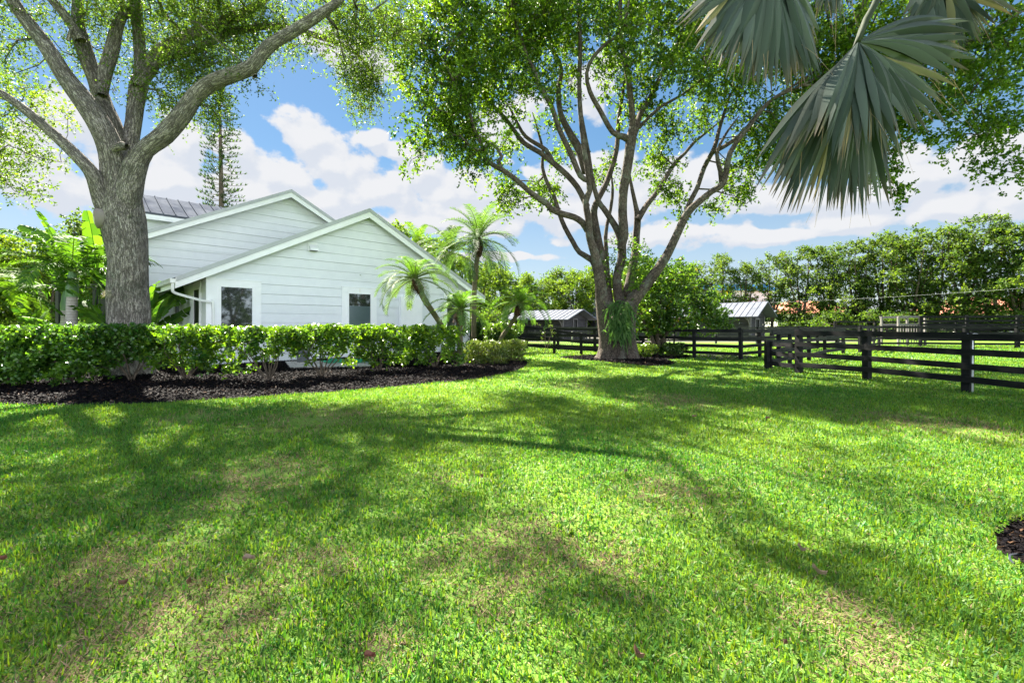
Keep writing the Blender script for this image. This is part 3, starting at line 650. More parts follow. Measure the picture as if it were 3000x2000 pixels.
# ------------------------------------------------------------------ live oak on the left
OB = G(380, 1097); oak = thing('live_oak', 'big grey barked live oak with spreading limbs in the hedge bed on the left', 'tree', OB)
T = Tree(3)
def sx_(p): return 1 / math.sqrt(1 + ((p[0] - 1500) / F) ** 2)
def pl(pts, y0, dy=0.0, base=OB):
    n = len(pts); return [P(p[0], p[1], y0 + dy * (i / max(n - 1, 1))) - base for i, p in enumerate(pts)]
def wd(ws, Y, k=.80): return [w * Y / F / 2 * k for w in ws]
OY = 14.1
def olimb(pts, ws, y0=OY, dy=0, sides=16, **k): return T.limb(pl(pts, y0, dy), [w * sx_(pts[i]) * (y0 + dy * i / len(ws)) / F / 2 for i, w in enumerate(ws)], sides, .22, **k)
olimb([(382, 1125), (382, 1098), (380, 1060), (378, 1000), (380, 930), (376, 850), (377, 770), (370, 700), (362, 640), (358, 590), (360, 540)], [205, 176, 148, 138, 131, 127, 125, 133, 138, 128, 112], sides=26, bump=.035)
olimb([(335, 690), (322, 640), (300, 590), (284, 545), (266, 502), (214, 446), (156, 393), (89, 335), (36, 295), (-20, 262), (-120, 225), (-260, 200)], [60, 66, 62, 55, 52, 46, 40, 37, 34, 30, 24, 14], OY, -1.6)
olimb([(345, 600), (338, 520), (328, 450), (300, 380), (252, 305), (190, 225), (134, 134), (65, 45), (30, -10), (-30, -110), (-60, -240), (-120, -400)], [88, 92, 88, 84, 76, 64, 58, 50, 46, 38, 28, 12], OY, -1.2)
olimb([(352, 560), (345, 460), (325, 370), (303, 310), (283, 245), (258, 180), (235, 110), (228, 60), (230, 0), (245, -120), (280, -260), (300, -420)], [80, 80, 74, 62, 56, 56, 54, 42, 36, 30, 22, 10], OY + .1, 1.8)
olimb([(236, 120), (205, 65), (165, 15), (120, -40), (60, -140), (20, -260)], [38, 34, 32, 28, 20, 8], OY, -.6)
olimb([(300, 280), (308, 215), (318, 180), (330, 140), (341, 90), (358, 48), (383, 24), (404, 20)], [34, 46, 46, 44, 40, 34, 30, 24], OY + .3, .6)
olimb([(365, 560), (372, 500), (380, 430), (392, 360), (397, 310), (404, 260), (414, 205), (410, 150), (405, 90), (400, 30), (396, -40), (410, -160), (440, -300)], [60, 60, 56, 52, 52, 56, 48, 40, 36, 38, 30, 22, 10], OY + .4, 1.2)
olimb([(405, 255), (438, 200), (470, 152), (536, 112), (590, 88), (640, 72), (692, 49), (745, 22), (800, -20), (900, -90)], [40, 52, 46, 38, 34, 34, 34, 24, 18, 8], OY + .6, 1.8)
olimb([(440, 195), (491, 160), (560, 150), (625, 118), (660, 98), (714, 86), (804, 76), (870, 89), (960, 116), (1010, 134), (1045, 158), (1080, 200), (1105, 232)], [34, 32, 30, 26, 24, 22, 22, 20, 16, 14, 11, 9, 4], OY + .6, 3.2)
olimb([(368, 640), (378, 560), (395, 490), (424, 440), (480, 398), (532, 338), (572, 280), (625, 240), (696, 214), (738, 196), (768, 158), (806, 124), (870, 88), (929, 49), (985, 10), (1030, -30)], [70, 84, 78, 62, 62, 58, 54, 52, 46, 44, 42, 38, 34, 30, 24, 8], OY - .1, -.8)
# stubs and burls
olimb([(768, 165), (778, 140), (800, 118)], [30, 34, 26], OY - .6); olimb([(735, 190), (742, 215), (748, 224)], [28, 24, 16], OY - .5)
olimb([(372, 430), (360, 428), (345, 432), (330, 440)], [22, 34, 30, 18], OY - .55)
olimb([(200, 120), (212, 78)], [16, 12], OY - .3)

olimb([(320, 1010), (305, 1035), (296, 985), (300, 965)], [30, 28, 24, 12], OY - .2)
# attractors: leafage seen in the frame and the crown above it
oak_spec = [(330, 60, 190, 70, 15.0, 2.0, 1.0), (600, 20, 170, 70, 15.5, 2.0, 1.7), (780, 60, 130, 80, 15.8, 1.8, 1.1), (530, 190, 90, 85, 14.6, 1.2, 1.5), (600, 160, 90, 60, 15, 1.2, 1.2), (490, 285, 70, 50, 14.8, 1.0, 1.2), (620, 315, 50, 38, 14.2, .7, 1.6),
            (735, 215, 62, 24, 14, .7, .7), (1060, 240, 70, 75, 16.2, 1.2, 2.2), (1010, 70, 120, 90, 15.4, 1.6, 1.5), (1120, 60, 100, 80, 16, 1.5, 1.4), (60, 60, 110, 80, 14, 2, .9), (20, 160, 60, 60, 13.5, 1.5, .8),
            (250, 170, 40, 70, 15.5, 1.2, .35), (340, 220, 22, 60, 14.4, .6, .5), (700, 120, 60, 40, 15.8, 1, 1.1), (560, 60, 80, 40, 13.5, 1, 1.0),
            (430, -60, 380, 110, 14.5, 4.0, .9), (100, -280, 160, 90, 14.5, 3, .8), (380, -300, 130, 80, 14.5, 2.5, .8), (600, -230, 150, 70, 14.5, 2.5, .8), (350, -480, 160, 70, 14.3, 2.5, .6)]
def shade(px, py, z, r, w=1.0):      # leafage standing between the sun and a known shaded spot of lawn
    g = G(px, py); k = 1 / math.tan(SUN_EL); x = g[0] + math.sin(SUN_AZ) * k * z; y = g[1] + math.cos(SUN_AZ) * k * z; s = F / y
    return (1500 + x * s, HY - (z - CH) * s, r * s, r * .8 * s, y, r, w)
oak_spec += [shade(900, 1490, 13, .8, .8), shade(300, 1480, 12, .9, .8), shade(1250, 1500, 13, .6, .8), shade(60, 1420, 11.5, .8, .6), shade(1700, 1680, 14, .6, .8), shade(2300, 1620, 14, .8, .6), shade(2700, 1480, 14, .8, .6), shade(2000, 1430, 14, .6, .7),
             shade(2600, 1750, 14.5, .5, .8), shade(1900, 1880, 14.5, .5, .8), shade(900, 1880, 14, .5, .8), shade(300, 1850, 13.5, .5, .8), shade(2500, 1330, 13.5, .6, .6)]
att = blobs(oak_spec, 1150, T.r, OB)
tips = T.grow(att, .009, .46, .6, .05, maxr=.10)
T.wood(bark_oak, oak, 'trunk')
vis = tips[:, 1] < 50
g = foliage(tips, T.r, 9, .42, .50, 8, .092, .05, (.06, .105, .024), (.13, .20, .030), droop=.35, colvar=.22)
put(g, 'crown', leaf_oak, oak)
# pale cut-limb scar
sc_m = simple('cut_wood', (.60, .54, .48), (.30, .25, .20), .9, .1, 0, 6, 30, .6, .02)
kn = P(284, 640, OY - .42) - OB; m = MB(); dk = unit(np.array([-.72, -.68, -.12]))
m.tube([kn + dk * -.28, kn - dk * .1, kn + dk * .03, kn + dk * .06], [.34, .31, .30, .22], 20); m.build('limb_scar', bark_oak, oak, True); m = MB(); m.tube([kn + dk * .055, kn + dk * .075, kn + dk * .085], [.20, .19, .10], 18); m.build('cut_face', sc_m, oak, True)
# a small tuft of air plant on the trunk
a0 = P(318, 858, OY - .55); n = 160; d = rng.normal(0, 1, (n, 3)); d[:, 0] -= .6
V, Q, K = strips(np.tile(a0, (n, 1)) - a0, d, rng.uniform(.1, .22, n), .008, .3, unit(np.cross(d, rng.normal(0, 1, (n, 3)))), col=np.tile((.42, .40, .30), (n, 1)))
ap = mesh_np('air_plant', V, Q, leaf_dry, None, K); ap.location = tuple(a0); tag(ap, 'pale spiky tuft of air plant clinging to the left side of the oak trunk', 'air plant')

# ------------------------------------------------------------------ multi-stemmed shade tree in the middle
FB = G(1812, 1052); fig = thing('shade_tree', 'tall many stemmed shade tree in its own ring of black mulch beside the fences', 'tree', FB)
T = Tree(5)
FY = 20.4
def flimb(pts, ws, y0=FY, dy=0, sides=12, **k):
    return T.limb(pl(pts, y0, dy, FB), [w * .92 * sx_(pts[i]) * (y0 + dy * i / len(ws)) / F / 2 for i, w in enumerate(ws)], sides, .3, **k)
flimb([(1812, 1062), (1811, 1048), (1808, 1020), (1808, 985), (1807, 955), (1808, 925)], [96, 86, 78, 78, 76, 50], FY + .1, 0, 22, bump=.07)
for (x0, x1, y1, w) in ((1780, 1762, 1056, 22), (1838, 1862, 1060, 22), (1800, 1790, 1062, 22), (1840, 1850, 1066, 20)):
    flimb([(x0, 1000), ((x0 + x1) / 2, 1030), (x1, y1)], [40, 36, w], FY - .15, -.3)
flimb([(1766, 1060), (1773, 1040), (1776, 1000), (1769, 930), (1762, 870), (1755, 800), (1742, 740), (1727, 690), (1724, 640), (1716, 592), (1727, 560), (1723, 513), (1710, 424), (1701, 335), (1697, 250), (1700, 140), (1696, 20), (1690, -120), (1680, -260)], [62, 54, 50, 46, 42, 36, 28, 24, 22, 20, 18, 17, 16, 15, 14, 13, 12, 9, 4], FY - .1, -1)
flimb([(1792, 1064), (1791, 1030), (1788, 980), (1780, 900), (1770, 800), (1755, 720), (1742, 650), (1740, 615), (1754, 580), (1777, 536), (1799, 469), (1808, 424), (1812, 357), (1822, 290), (1835, 200), (1850, 90), (1860, -60)], [62, 54, 50, 44, 34, 28, 24, 22, 19, 18, 17, 16, 14, 12, 10, 8, 4], FY + .2, 1.5)
flimb([(1745, 790), (1735, 762), (1698, 739), (1679, 709), (1655, 666), (1639, 627), (1625, 580), (1603, 536), (1589, 491), (1590, 440), (1575, 380), (1560, 330)], [20, 20, 17, 16, 15, 14, 12, 12, 11, 9, 7, 3], FY + .1, 2.4)
flimb([(1722, 675), (1706, 652), (1682, 636), (1649, 627), (1615, 613), (1603, 598), (1558, 567), (1513, 527), (1469, 496), (1424, 469), (1411, 424), (1388, 379), (1375, 330), (1340, 260), (1300, 180)], [24, 21, 20, 19, 19, 18, 18, 16, 16, 14, 12, 11, 9, 7, 3], FY - .2, -2.4)
flimb([(1470, 500), (1460, 470), (1470, 460), (1440, 420), (1400, 440), (1350, 400), (1310, 330)], [13, 15, 10, 8, 7, 5, 2], FY - 1.6, -.8)
flimb([(1720, 605), (1712, 588), (1692, 549), (1661, 513), (1621, 478), (1580, 446), (1536, 420), (1504, 379), (1478, 344), (1437, 299), (1400, 230), (1370, 150), (1330, 60)], [20, 20, 19, 18, 17, 16, 15, 13, 12, 10, 8, 6, 3], FY, .8)
flimb([(1620, 478), (1600, 440), (1540, 400), (1510, 350), (1490, 310), (1470, 290)], [14, 14, 12, 9, 6, 3], FY + .3, 1.2)
flimb([(1724, 530), (1700, 515), (1670, 446), (1638, 379), (1616, 312), (1589, 268), (1562, 201), (1545, 170), (1527, 112), (1500, 40), (1470, -60)], [16, 18, 17, 16, 15, 14, 13, 12, 9, 7, 3], FY - .6, -1.6)
flimb([(1716, 505), (1697, 440), (1670, 393), (1643, 335), (1636, 268), (1644, 201), (1616, 134), (1598, 40), (1590, -60)], [26, 26, 23, 18, 16, 14, 13, 11, 5], FY, 1.4)
flimb([(1832, 1066), (1829, 1035), (1826, 990), (1822, 930), (1816, 880), (1808, 845), (1810, 800), (1821, 766), (1822, 720), (1812, 680), (1790, 642), (1768, 610), (1754, 590), (1737, 536), (1723, 446), (1712, 380), (1700, 300)], [66, 56, 50, 42, 34, 30, 28, 28, 28, 24, 20, 18, 16, 15, 13, 9, 4], FY + .0, .5)
flimb([(1818, 730), (1828, 690), (1824, 640), (1824, 600), (1826, 560), (1832, 520), (1842, 460), (1848, 415), (1856, 375)], [24, 30, 30, 29, 29, 30, 32, 36, 30], FY - .2, -.3)
flimb([(1848, 415), (1828, 402), (1795, 388), (1759, 326), (1728, 268), (1719, 214), (1740, 165), (1786, 120), (1817, 100), (1840, 20), (1850, -80)], [22, 22, 17, 15, 14, 12, 11, 10, 8, 6, 3], FY - .4, -2.2)
flimb([(1852, 400), (1853, 350), (1848, 290), (1839, 223), (1821, 134), (1817, 22), (1830, -100), (1840, -240)], [22, 21, 20, 18, 15, 12, 8, 4], FY - .4, -.2)
flimb([(1858, 395), (1868, 365), (1875, 335), (1905, 285), (1930, 235), (1946, 201), (1982, 134), (2010, 60), (2050, -40)], [20, 19, 18, 17, 15, 13, 11, 8, 3], FY - .2, 1.2)
flimb([(1872, 375), (1897, 348), (1938, 312), (2000, 277), (2060, 230), (2120, 200), (2200, 150)], [12, 10, 9, 8, 7, 5, 3], FY, -2.0)
flimb([(1780, 800), (1777, 750), (1774, 700), (1778, 660), (1788, 617), (1795, 560), (1790, 500)], [16, 14, 13, 12, 11, 9, 4], FY + 1.2, .8)
flimb([(1838, 870), (1848, 810), (1860, 750), (1864, 690), (1868, 640), (1862, 603), (1848, 536), (1840, 480)], [34, 28, 25, 22, 22, 15, 10, 4], FY + .6, .6)
flimb([(1868, 645), (1893, 603), (1929, 558), (1955, 513), (1982, 473), (2006, 450), (2034, 417), (2080, 380), (2140, 330)], [20, 18, 16, 14, 12, 11, 10, 7, 3], FY + .7, 1.5)
flimb([(1856, 1060), (1848, 1030), (1840, 985), (1838, 935), (1850, 886), (1881, 850), (1914, 806), (1947, 759), (1980, 693), (2003, 643), (2023, 613), (2047, 592), (2085, 561), (2115, 542), (2128, 502), (2140, 446), (2170, 404), (2213, 349), (2255, 298), (2319, 255), (2400, 200), (2500, 120)], [52, 50, 52, 56, 50, 38, 33, 29, 27, 26, 24, 22, 21, 24, 20, 17, 14, 13, 12, 10, 8, 3], FY + .0, -2.8)
flimb([(2010, 628), (2022, 590), (2042, 553), (2064, 489), (2093, 434), (2106, 383), (2125, 320), (2140, 276), (2170, 238), (2220, 150)], [20, 17, 16, 15, 15, 13, 10, 8, 7, 3], FY - .1, .6)
flimb([(2066, 487), (2085, 450), (2102, 440), (2149, 412), (2191, 370), (2250, 300), (2350, 250), (2470, 190), (2600, 160), (2720, 170)], [14, 15, 15, 14, 12, 10, 9, 8, 6, 3], FY, -4.2)
flimb([(2115, 545), (2110, 500), (2100, 450), (2125, 395), (2165, 340)], [18, 15, 12, 9, 4], FY - .9, -.6)
flimb([(2350, 250), (2500, 260), (2650, 300), (2780, 340), (2860, 390), (2920, 450)], [10, 9, 7, 5, 4, 2], FY - 3.2, -2.0)
fig_spec = [(1420, 90, 150, 90, 17.8, 1.2, .6), (1600, 200, 110, 110, 18.6, 1.0, .4), (1650, 60, 150, 60, 18.4, 1.2, .6), (1880, 120, 150, 110, 18.4, 1.2, .6), (2060, 180, 120, 110, 18, 1.2, .6), (1340, 250, 90, 110, 17.8, 1.0, .6), (1290, 40, 170, 90, 19, 2.2, 1.3), (1270, 190, 130, 100, 18.8, 1.8, 1.3), (1300, 330, 120, 100, 18.6, 1.6, 1.5), (1230, 420, 50, 50, 18.4, .8, 1.0), (1385, 430, 80, 90, 18.8, 1.3, 1.5), (1430, 200, 150, 150, 19.4, 2.2, 1.35), (1200, 470, 26, 20, 18.4, .4, 1.1),
            (1560, 110, 160, 130, 20.5, 2.8, 1.2), (1500, 30, 200, 80, 18.5, 2.4, 1.2), (1720, 60, 160, 110, 21, 3, .95), (1680, 180, 60, 80, 20, 2.5, .7), (1480, 420, 60, 50, 21.5, 1.4, .9), (1500, 590, 52, 34, 22.8, .8, 1.4), (1590, 560, 70, 50, 23, 1, 1.0), (1480, 540, 50, 40, 22.4, .8, 1.0),
            (1650, 440, 60, 60, 22.5, 1.6, .45), (1620, 340, 70, 50, 21.5, 1.5, .45), (1900, 60, 170, 100, 21, 3, 1.2), (1860, 220, 110, 80, 20.5, 2.5, .9), (1900, 330, 100, 60, 21.6, 1.5, .7), (1760, 490, 50, 60, 22, 1.2, .7), (1960, 400, 90, 50, 21.6, 1.2, .7),
            (2100, 120, 170, 110, 20.5, 3, 1.3), (2080, 300, 110, 80, 21, 2, .9), (1930, 480, 70, 60, 22, 1.2, .9), (1960, 560, 60, 40, 22, .9, .9), (2000, 620, 40, 30, 21.8, .6, .5), (2180, 540, 50, 50, 20.6, 1.0, 1.2), (2120, 590, 50, 26, 21, .8, 1.0), (2200, 420, 90, 80, 20.5, 1.6, 1.1),
            (2330, 180, 190, 130, 18.5, 2.6, 1.5), (2300, 380, 110, 90, 18.6, 1.8, 1.3), (2480, 380, 130, 100, 17.5, 1.6, 1.4), (2560, 160, 190, 130, 17, 2.4, 1.5), (2640, 330, 110, 80, 16.5, 1.4, 1.3), (2610, 470, 60, 60, 16.5, .9, 1.3), (2640, 555, 40, 22, 16.4, .5, 1.4),
            (2820, 200, 150, 110, 16, 2, 1.3), (2880, 330, 110, 60, 15.2, 1.4, 1.1), (2930, 130, 120, 120, 15.5, 1.6, 1.1), (2900, 400, 90, 36, 15, .8, 1.2), (2940, 470, 60, 36, 14.8, .6, 1.1), (2980, 535, 30, 22, 14.8, .4, 1.1), (2750, 400, 40, 40, 15.8, .5, .9),
            (1500, -120, 300, 100, 19.5, 3.5, 1.0), (1800, -160, 350, 130, 20, 4, 1.0), (2200, -120, 350, 120, 19, 4, 1.0), (2600, -80, 300, 110, 17, 3.5, 1.0), (1900, -380, 400, 120, 20, 4, .8), (3050, -10, 160, 130, 15, 3, .9)]
att = blobs(fig_spec, 2150, T.r, FB)
tips = T.grow(att, .010, .47, .7, .08, maxr=.11)
T.wood(bark_fig, fig, 'trunk')
g = foliage(tips, T.r, 9, .36, .46, 9, .15, .09, (.030, .080, .010), (.14, .235, .020), droop=.3, colvar=.3)
# shoots sprouting from the stems
sh = np.array([P(x, y, yy) for x, y, yy in [(1872, 830, 20), (1885, 850, 20), (1868, 870, 19.9), (1880, 800, 20.1), (1898, 770, 20.3), (1880, 740, 20.3), (1790, 760, 20.6), (1784, 800, 20.6), (1795, 830, 20.6), (1800, 720, 20.8), (1850, 720, 20.5), (1845, 760, 20.4), (1860, 790, 20.2), (1905, 800, 20.5), (1920, 760, 20.6), (1890, 820, 20), (1866, 845, 19.8)]]) - FB
g2 = foliage(np.repeat(sh, 3, axis=0) + T.r.normal(0, .18, (len(sh) * 3, 3)), T.r, 7, .2, .3, 8, .11, .06, (.06, .13, .02), (.13, .24, .03), droop=-.3); g.V += g2.V; g.Q += [q + g.n for q in [g2.Q[0], g2.Q[1]]]; g.K += g2.K
put(g, 'crown', leaf_fig, fig)
# strap-leaved fern hanging on the trunk
n = 420; px = 1818 + rng.normal(0, 16, n); py = 880 + 100 * rng.random(n) ** .8; b = np.array([P(x, y, FY - .75 - .15 * math.sin(max(0, min(1, (x - 1760) / 110)) * 3.14)) for x, y in zip(px, py)]); fb0 = P(1820, 960, FY - .8)
d = np.stack([rng.normal(0, .55, n) + (px - 1820) / 120, -np.abs(rng.normal(.5, .3, n)), rng.normal(-.1, .6, n)], 1)
side = unit(np.cross(unit(d), np.array([0, -1, .2]) + rng.normal(0, .3, (n, 3))))
V, Q, K = strips(b - fb0, d, rng.uniform(.22, .5, n), rng.uniform(.04, .075, n), rng.uniform(.3, 1.2, n), side, (0, .33, .66, 1), (.7, 1, .95, .3), lerp_col(n, (.03, .085, .02), (.10, .18, .05), rng))
fe = mesh_np('hanging_fern', V, Q, leaf_palm, None, K); fe.location = tuple(fb0); tag(fe, 'strap leaved green fern hanging in a clump on the trunk of the shade tree', 'fern')
# ------------------------------------------------------------------ hedge and shrubs
def shrub(name, label, base, boxes, n, cA, cB, stems=7, seed=0, ll=.085, lw=.055, spr=6, nl=7, group=None, spread=.13, zfork=.35, mat=leaf_hedge, fan=.45, dens_top=True, slen=.18):
    """boxes: (x0,x1,y0,y1,z0,z1,weight) volumes of leafage relative to the base"""
    o = thing(name, label, 'shrub', base, group); T = Tree(seed); r = T.r
    for i in range(stems):
        a = i / stems * 6.28 + r.normal(0, .3); x = r.choice(boxes); 
        ex = math.cos(a) * fan * r.uniform(.5, 1.2); ey = math.sin(a) * fan * .7 * r.uniform(.5, 1.2)
        T.limb([(r.normal(0, .04), r.normal(0, .04), -.05), (ex * .3, ey * .3, zfork * .6), (ex * .8, ey * .8, zfork * 1.5), (ex * 1.25 + r.normal(0, .05), ey * 1.25, zfork * 2.5)], [.026, .022, .017, .010], 7, .1, .03, .006)
    w = np.array([(b[1] - b[0]) * (b[3] - b[2]) * (b[5] - b[4]) * b[6] for b in boxes]); w = w / w.sum(); A = []
    for b, k in zip(boxes, (w * n).astype(int) + 1):
        q = r.uniform(0, 1, (k, 3)); 
        if dens_top: q[:, 2] = q[:, 2] ** .75
        A.append(np.array([b[0], b[2], b[4]]) + q * np.array([b[1] - b[0], b[3] - b[2], b[5] - b[4]]))
    A = np.vstack(A); ztop = max(b[5] for b in boxes) + r.uniform(-.06, .05); xm = max(abs(b[0]) for b in boxes); A[:, 2] -= np.clip(np.abs(A[:, 0]) / xm - .55, 0, 1) ** 2 * .7 * (A[:, 2] > .9) * r.uniform(.4, 1.1); A[:, 2] += .05 * np.sin(A[:, 0] * 7 + seed)
    t = T.grow(A, .0035, .5, .18, .1, maxr=.02); T.wood(bark_dark, o, 'stems')
    g = foliage(t, r, spr, spread, slen, nl, ll, lw, cA, cB, droop=-.25, colvar=.22, tw=.004)
    for V in g.V: lim = ztop + .05 + .045 * np.sin(V[:, 0] * 9 + seed) + .03 * np.sin(V[:, 0] * 23 + V[:, 1] * 17); V[:, 2] = np.where(V[:, 2] > lim, lim - (V[:, 2] - lim) * .3, V[:, 2])
    put(g, 'foliage', mat, o); return o
HA_, HB_ = (.032, .105, .018), (.115, .235, .024)
def gz(x, y): return np.array([x, y, 0.])
hg = 'hedge shrubs along the mulch bed'
T1 = 1.52
def leftbox(w, d=.9): return [(-w, w, -d * .6, d * .7, .22, T1, 1.0), (-w, w, -d * .9, -d * .5, .15, T1 - .1, .5)]
for i, (x, y, lab) in enumerate([(-16.6, 11.0, 'dense clipped hedge shrub cut off by the left frame edge'), (-14.9, 11.3, 'dense clipped hedge shrub below the feathery palm at far left'), (-13.1, 11.5, 'full leafed hedge shrub in front of the ringed palm trunk'), (-11.75, 11.8, 'full hedge shrub just left of the oak trunk')]):
    shrub('hedge_shrub', lab, gz(x, y), leftbox(1.0 if i < 3 else .85), 240 if i < 3 else 200, HA_, HB_, 7, 20 + i, group=hg, spr=8, ll=.10, lw=.07)
shrub('hedge_shrub', 'thin hedge shrub spreading in front of the oak trunk, trunk showing below', gz(-10.6, 12.35), [(-.75, .75, -.5, .4, .95, T1, 1.0), (-.6, .6, -.5, .3, .6, .95, .45)], 110, HA_, (.08, .16, .02), 5, 31, group=hg, spr=7, ll=.10, lw=.07)
sp = [((-9.26, 12.6), [(-1.05, 1.05, -.6, .6, .95, T1, 1.0), (-.85, .9, -.6, .5, .4, .95, .5), (.5, 1.3, -.4, .3, .25, .8, .3)], 175, 'open hedge shrub with low leafy skirt, first one right of the oak'),
      ((-6.68, 12.2), [(-1.05, .85, -.5, .5, 1.02, T1, 1.0), (-.95, .85, -.45, .45, .6, 1.02, .2), (-1.3, -.7, -.2, .3, .25, .8, .4)], 115, 'open hedge shrub with bare forked stems below the tall window'),
      ((-5.75, 13.4), [(-.95, .95, -.5, .5, 1.0, T1, 1.0), (-.8, .8, -.45, .45, .4, 1.0, .3)], 120, 'hedge shrub standing in front of the grey bin'),
      ((-4.47, 14.9), [(-1.0, .95, -.5, .5, .95, T1, 1.0), (-.8, .9, -.5, .5, .2, .95, .45)], 140, 'leafy hedge shrub with branches nearly to the mulch below the electric boxes'),
      ((-2.83, 16.2), [(-1.1, .95, -.5, .5, .9, T1, 1.0), (-1.0, 1.1, -.6, .5, .2, .9, .45)], 150, 'twiggy hedge shrub beside the upright date palm')]
for i, ((x, y), bx, n, lab) in enumerate(sp): shrub('hedge_shrub', lab, gz(x, y), bx, n, HA_, (.15, .27, .022), 8, 40 + i, group=hg, spr=7, ll=.10, lw=.068, zfork=.32, fan=.5)
shrub('low_shrub', 'low rounded yellow green clipped shrub right of the upright date palm', gz(-1.05, 17.9), [(-.75, .75, -.6, .5, .1, .82, 1), (-.6, .6, -.5, .4, .75, .95, .8)], 230, (.05, .10, .02), (.16, .22, .05), 8, 50, ll=.055, lw=.035, spr=8, zfork=.15)
shrub('low_shrub', 'second low clipped shrub at the right tip of the hedge bed', gz(.05, 18.9), [(-.55, .5, -.5, .5, .1, .85, 1)], 120, (.05, .10, .02), (.16, .22, .05), 7, 51, ll=.055, lw=.035, spr=8, zfork=.15)
shrub('tall_shrub', 'taller upright shrub behind the leaning palm at the end of the hedge', gz(-.45, 20.7), [(-.7, .65, -.5, .5, .7, 1.62, 1), (-.45, .45, -.4, .4, .2, .75, .6)], 190, (.04, .10, .02), (.13, .22, .04), 9, 52, ll=.09, lw=.055, spr=7)
shrub('dark_shrub', 'dark green hedge block behind the tall palm near the black fence', gz(-1.9, 26.8), [(-1.3, 1.3, -.6, .6, .2, 1.65, 1)], 220, (.02, .055, .014), (.05, .10, .02), 7, 53, ll=.11, lw=.07, spr=7)
shrub('small_shrub', 'small yellow green shrub at the right foot of the shade tree', G(1870, 1048), [(-.7, .7, -.4, .4, .1, .62, 1)], 90, (.05, .11, .015), (.15, .24, .03), 7, 54, ll=.09, lw=.055, spr=6, zfork=.12)
shrub('small_shrub', 'small green shrub right of the round leafed tree', G(1978, 1046), [(-.65, .65, -.4, .4, .1, .60, 1)], 70, (.03, .08, .015), (.09, .16, .025), 7, 55, ll=.09, lw=.055, spr=6, zfork=.12)
# sapling by the wire fence
o = thing('sapling', 'thin young sapling with few leaves in front of the wire fence', 'sapling', G(1597, 1037)); T = Tree(9)
T.limb([(0, 0, 0), (.02, 0, .6), (-.03, 0, 1.3)], [.018, .014, .006], 6, .1); T.limb([(.16, 0, 0), (.14, 0, .5), (.3, 0, 1.0)], [.015, .012, .006], 6, .1)
t = T.grow(T.r.uniform((-.4, -.2, .5), (.5, .2, 1.6), (16, 3)), .004, .5, .2, maxr=.012); T.wood(bark_dark, o, 'stems'); put(foliage(t, T.r, 3, .08, .15, 5, .07, .035, (.05, .10, .03), (.10, .16, .05)), 'foliage', leaf_hedge, o)
# round leafed small tree right of the shade tree
RB = G(1925, 1041); o = thing('round_tree', 'small round headed tree with big glossy leaves between shade tree and stables', 'tree', RB); T = Tree(12)
RY = RB[1]
for pts in ([(1915, 1042), (1918, 1020), (1908, 985), (1890, 950), (1870, 900), (1850, 840)], [(1925, 1044), (1932, 1015), (1925, 985), (1935, 940), (1930, 860), (1925, 800)], [(1935, 1042), (1945, 1010), (1950, 980), (1985, 940), (2020, 890), (2050, 850)], [(1922, 1040), (1940, 1005), (1938, 970), (1960, 900), (1975, 830)]):
    T.limb([P(x, y, RY + (k * .12 if pts[0][0] == 1922 else -k * .08)) - RB for k, (x, y) in enumerate(pts)], [.13, .11, .09, .07, .05, .02][:len(pts)], 9, .2, .08, .01)
att = blobs([(1960, 900, 130, 70, RY, 2.2, 1), (1900, 860, 90, 90, RY, 2, 1), (2060, 900, 70, 60, RY, 1.6, 1), (1960, 820, 80, 60, RY, 1.8, 1), (1880, 780, 40, 40, RY, 1, .9), (1950, 960, 90, 30, RY, 1.7, 1.2), (2090, 940, 40, 30, RY, 1, 1.1), (1850, 930, 50, 40, RY, 1.3, 1)], 300, T.r, RB)
t = T.grow(att, .006, .5, .3, maxr=.05); T.wood(bark_dark, o, 'trunk')
g = foliage(t, T.r, 8, .26, .32, 8, .155, .10, (.030, .085, .016), (.105, .20, .026), droop=.0, colvar=.25)
k = T.r.random(len(g.K[0]) // 4) < .012; g.K[0][np.repeat(k, 4)] = (.45, .30, .02); put(g, 'crown', leaf_hedge, o)

# ------------------------------------------------------------------ palms
def frond(g, r, base, az, el, L_, droop, ll, lw, nl, cA, cB, plume=0.0, vee=.5, rach=(.16, .20, .06), rw=.022, lsag=.25, twist=0.0):
    """feather frond: an arched rachis with leaflets along both sides"""
    n = nl; s = np.linspace(0, 1, 26); e = el - droop * s ** 1.25; a = az + twist * s
    d = np.stack([np.cos(e) * np.sin(a), np.cos(e) * np.cos(a), np.sin(e)], 1); p = base + np.cumsum(np.vstack([[0, 0, 0], d[:-1] * L_ / 25]), 0)
    V, Q, B = tube_np(p, rw * (1 - .85 * s), 4); g.add(V, Q, np.tile(rach, (len(V), 1)))
    t = np.linspace(.10, .99, n); q = np.stack([np.interp(t, s, p[:, i]) for i in range(3)], 1); tg = unit(np.stack([np.interp(t, s, d[:, i]) for i in range(3)], 1))
    sd = unit(np.cross(tg, (0, 0, 1.0))); up = unit(np.cross(sd, tg)); prof = np.sin(np.pi * (t * .82 + .12)) ** .6
    for sgn in (-1, 1):
        vv = vee + plume * r.normal(0, 1, n)
        ld = tg * (.55 + .35 * t)[:, None] + sd * sgn + up * vv[:, None]; ld = unit(ld + r.normal(0, .06, ld.shape))
        col = lerp_col(n, cA, cB, r); side = unit(np.cross(ld, up + r.normal(0, .2, up.shape)))
        g.add(*strips(q, ld, ll * prof * r.uniform(.85, 1.1, n), lw, lsag * r.uniform(.6, 1.4, n), side, (0, .35, .7, 1), (.5, 1, .8, .1), col))
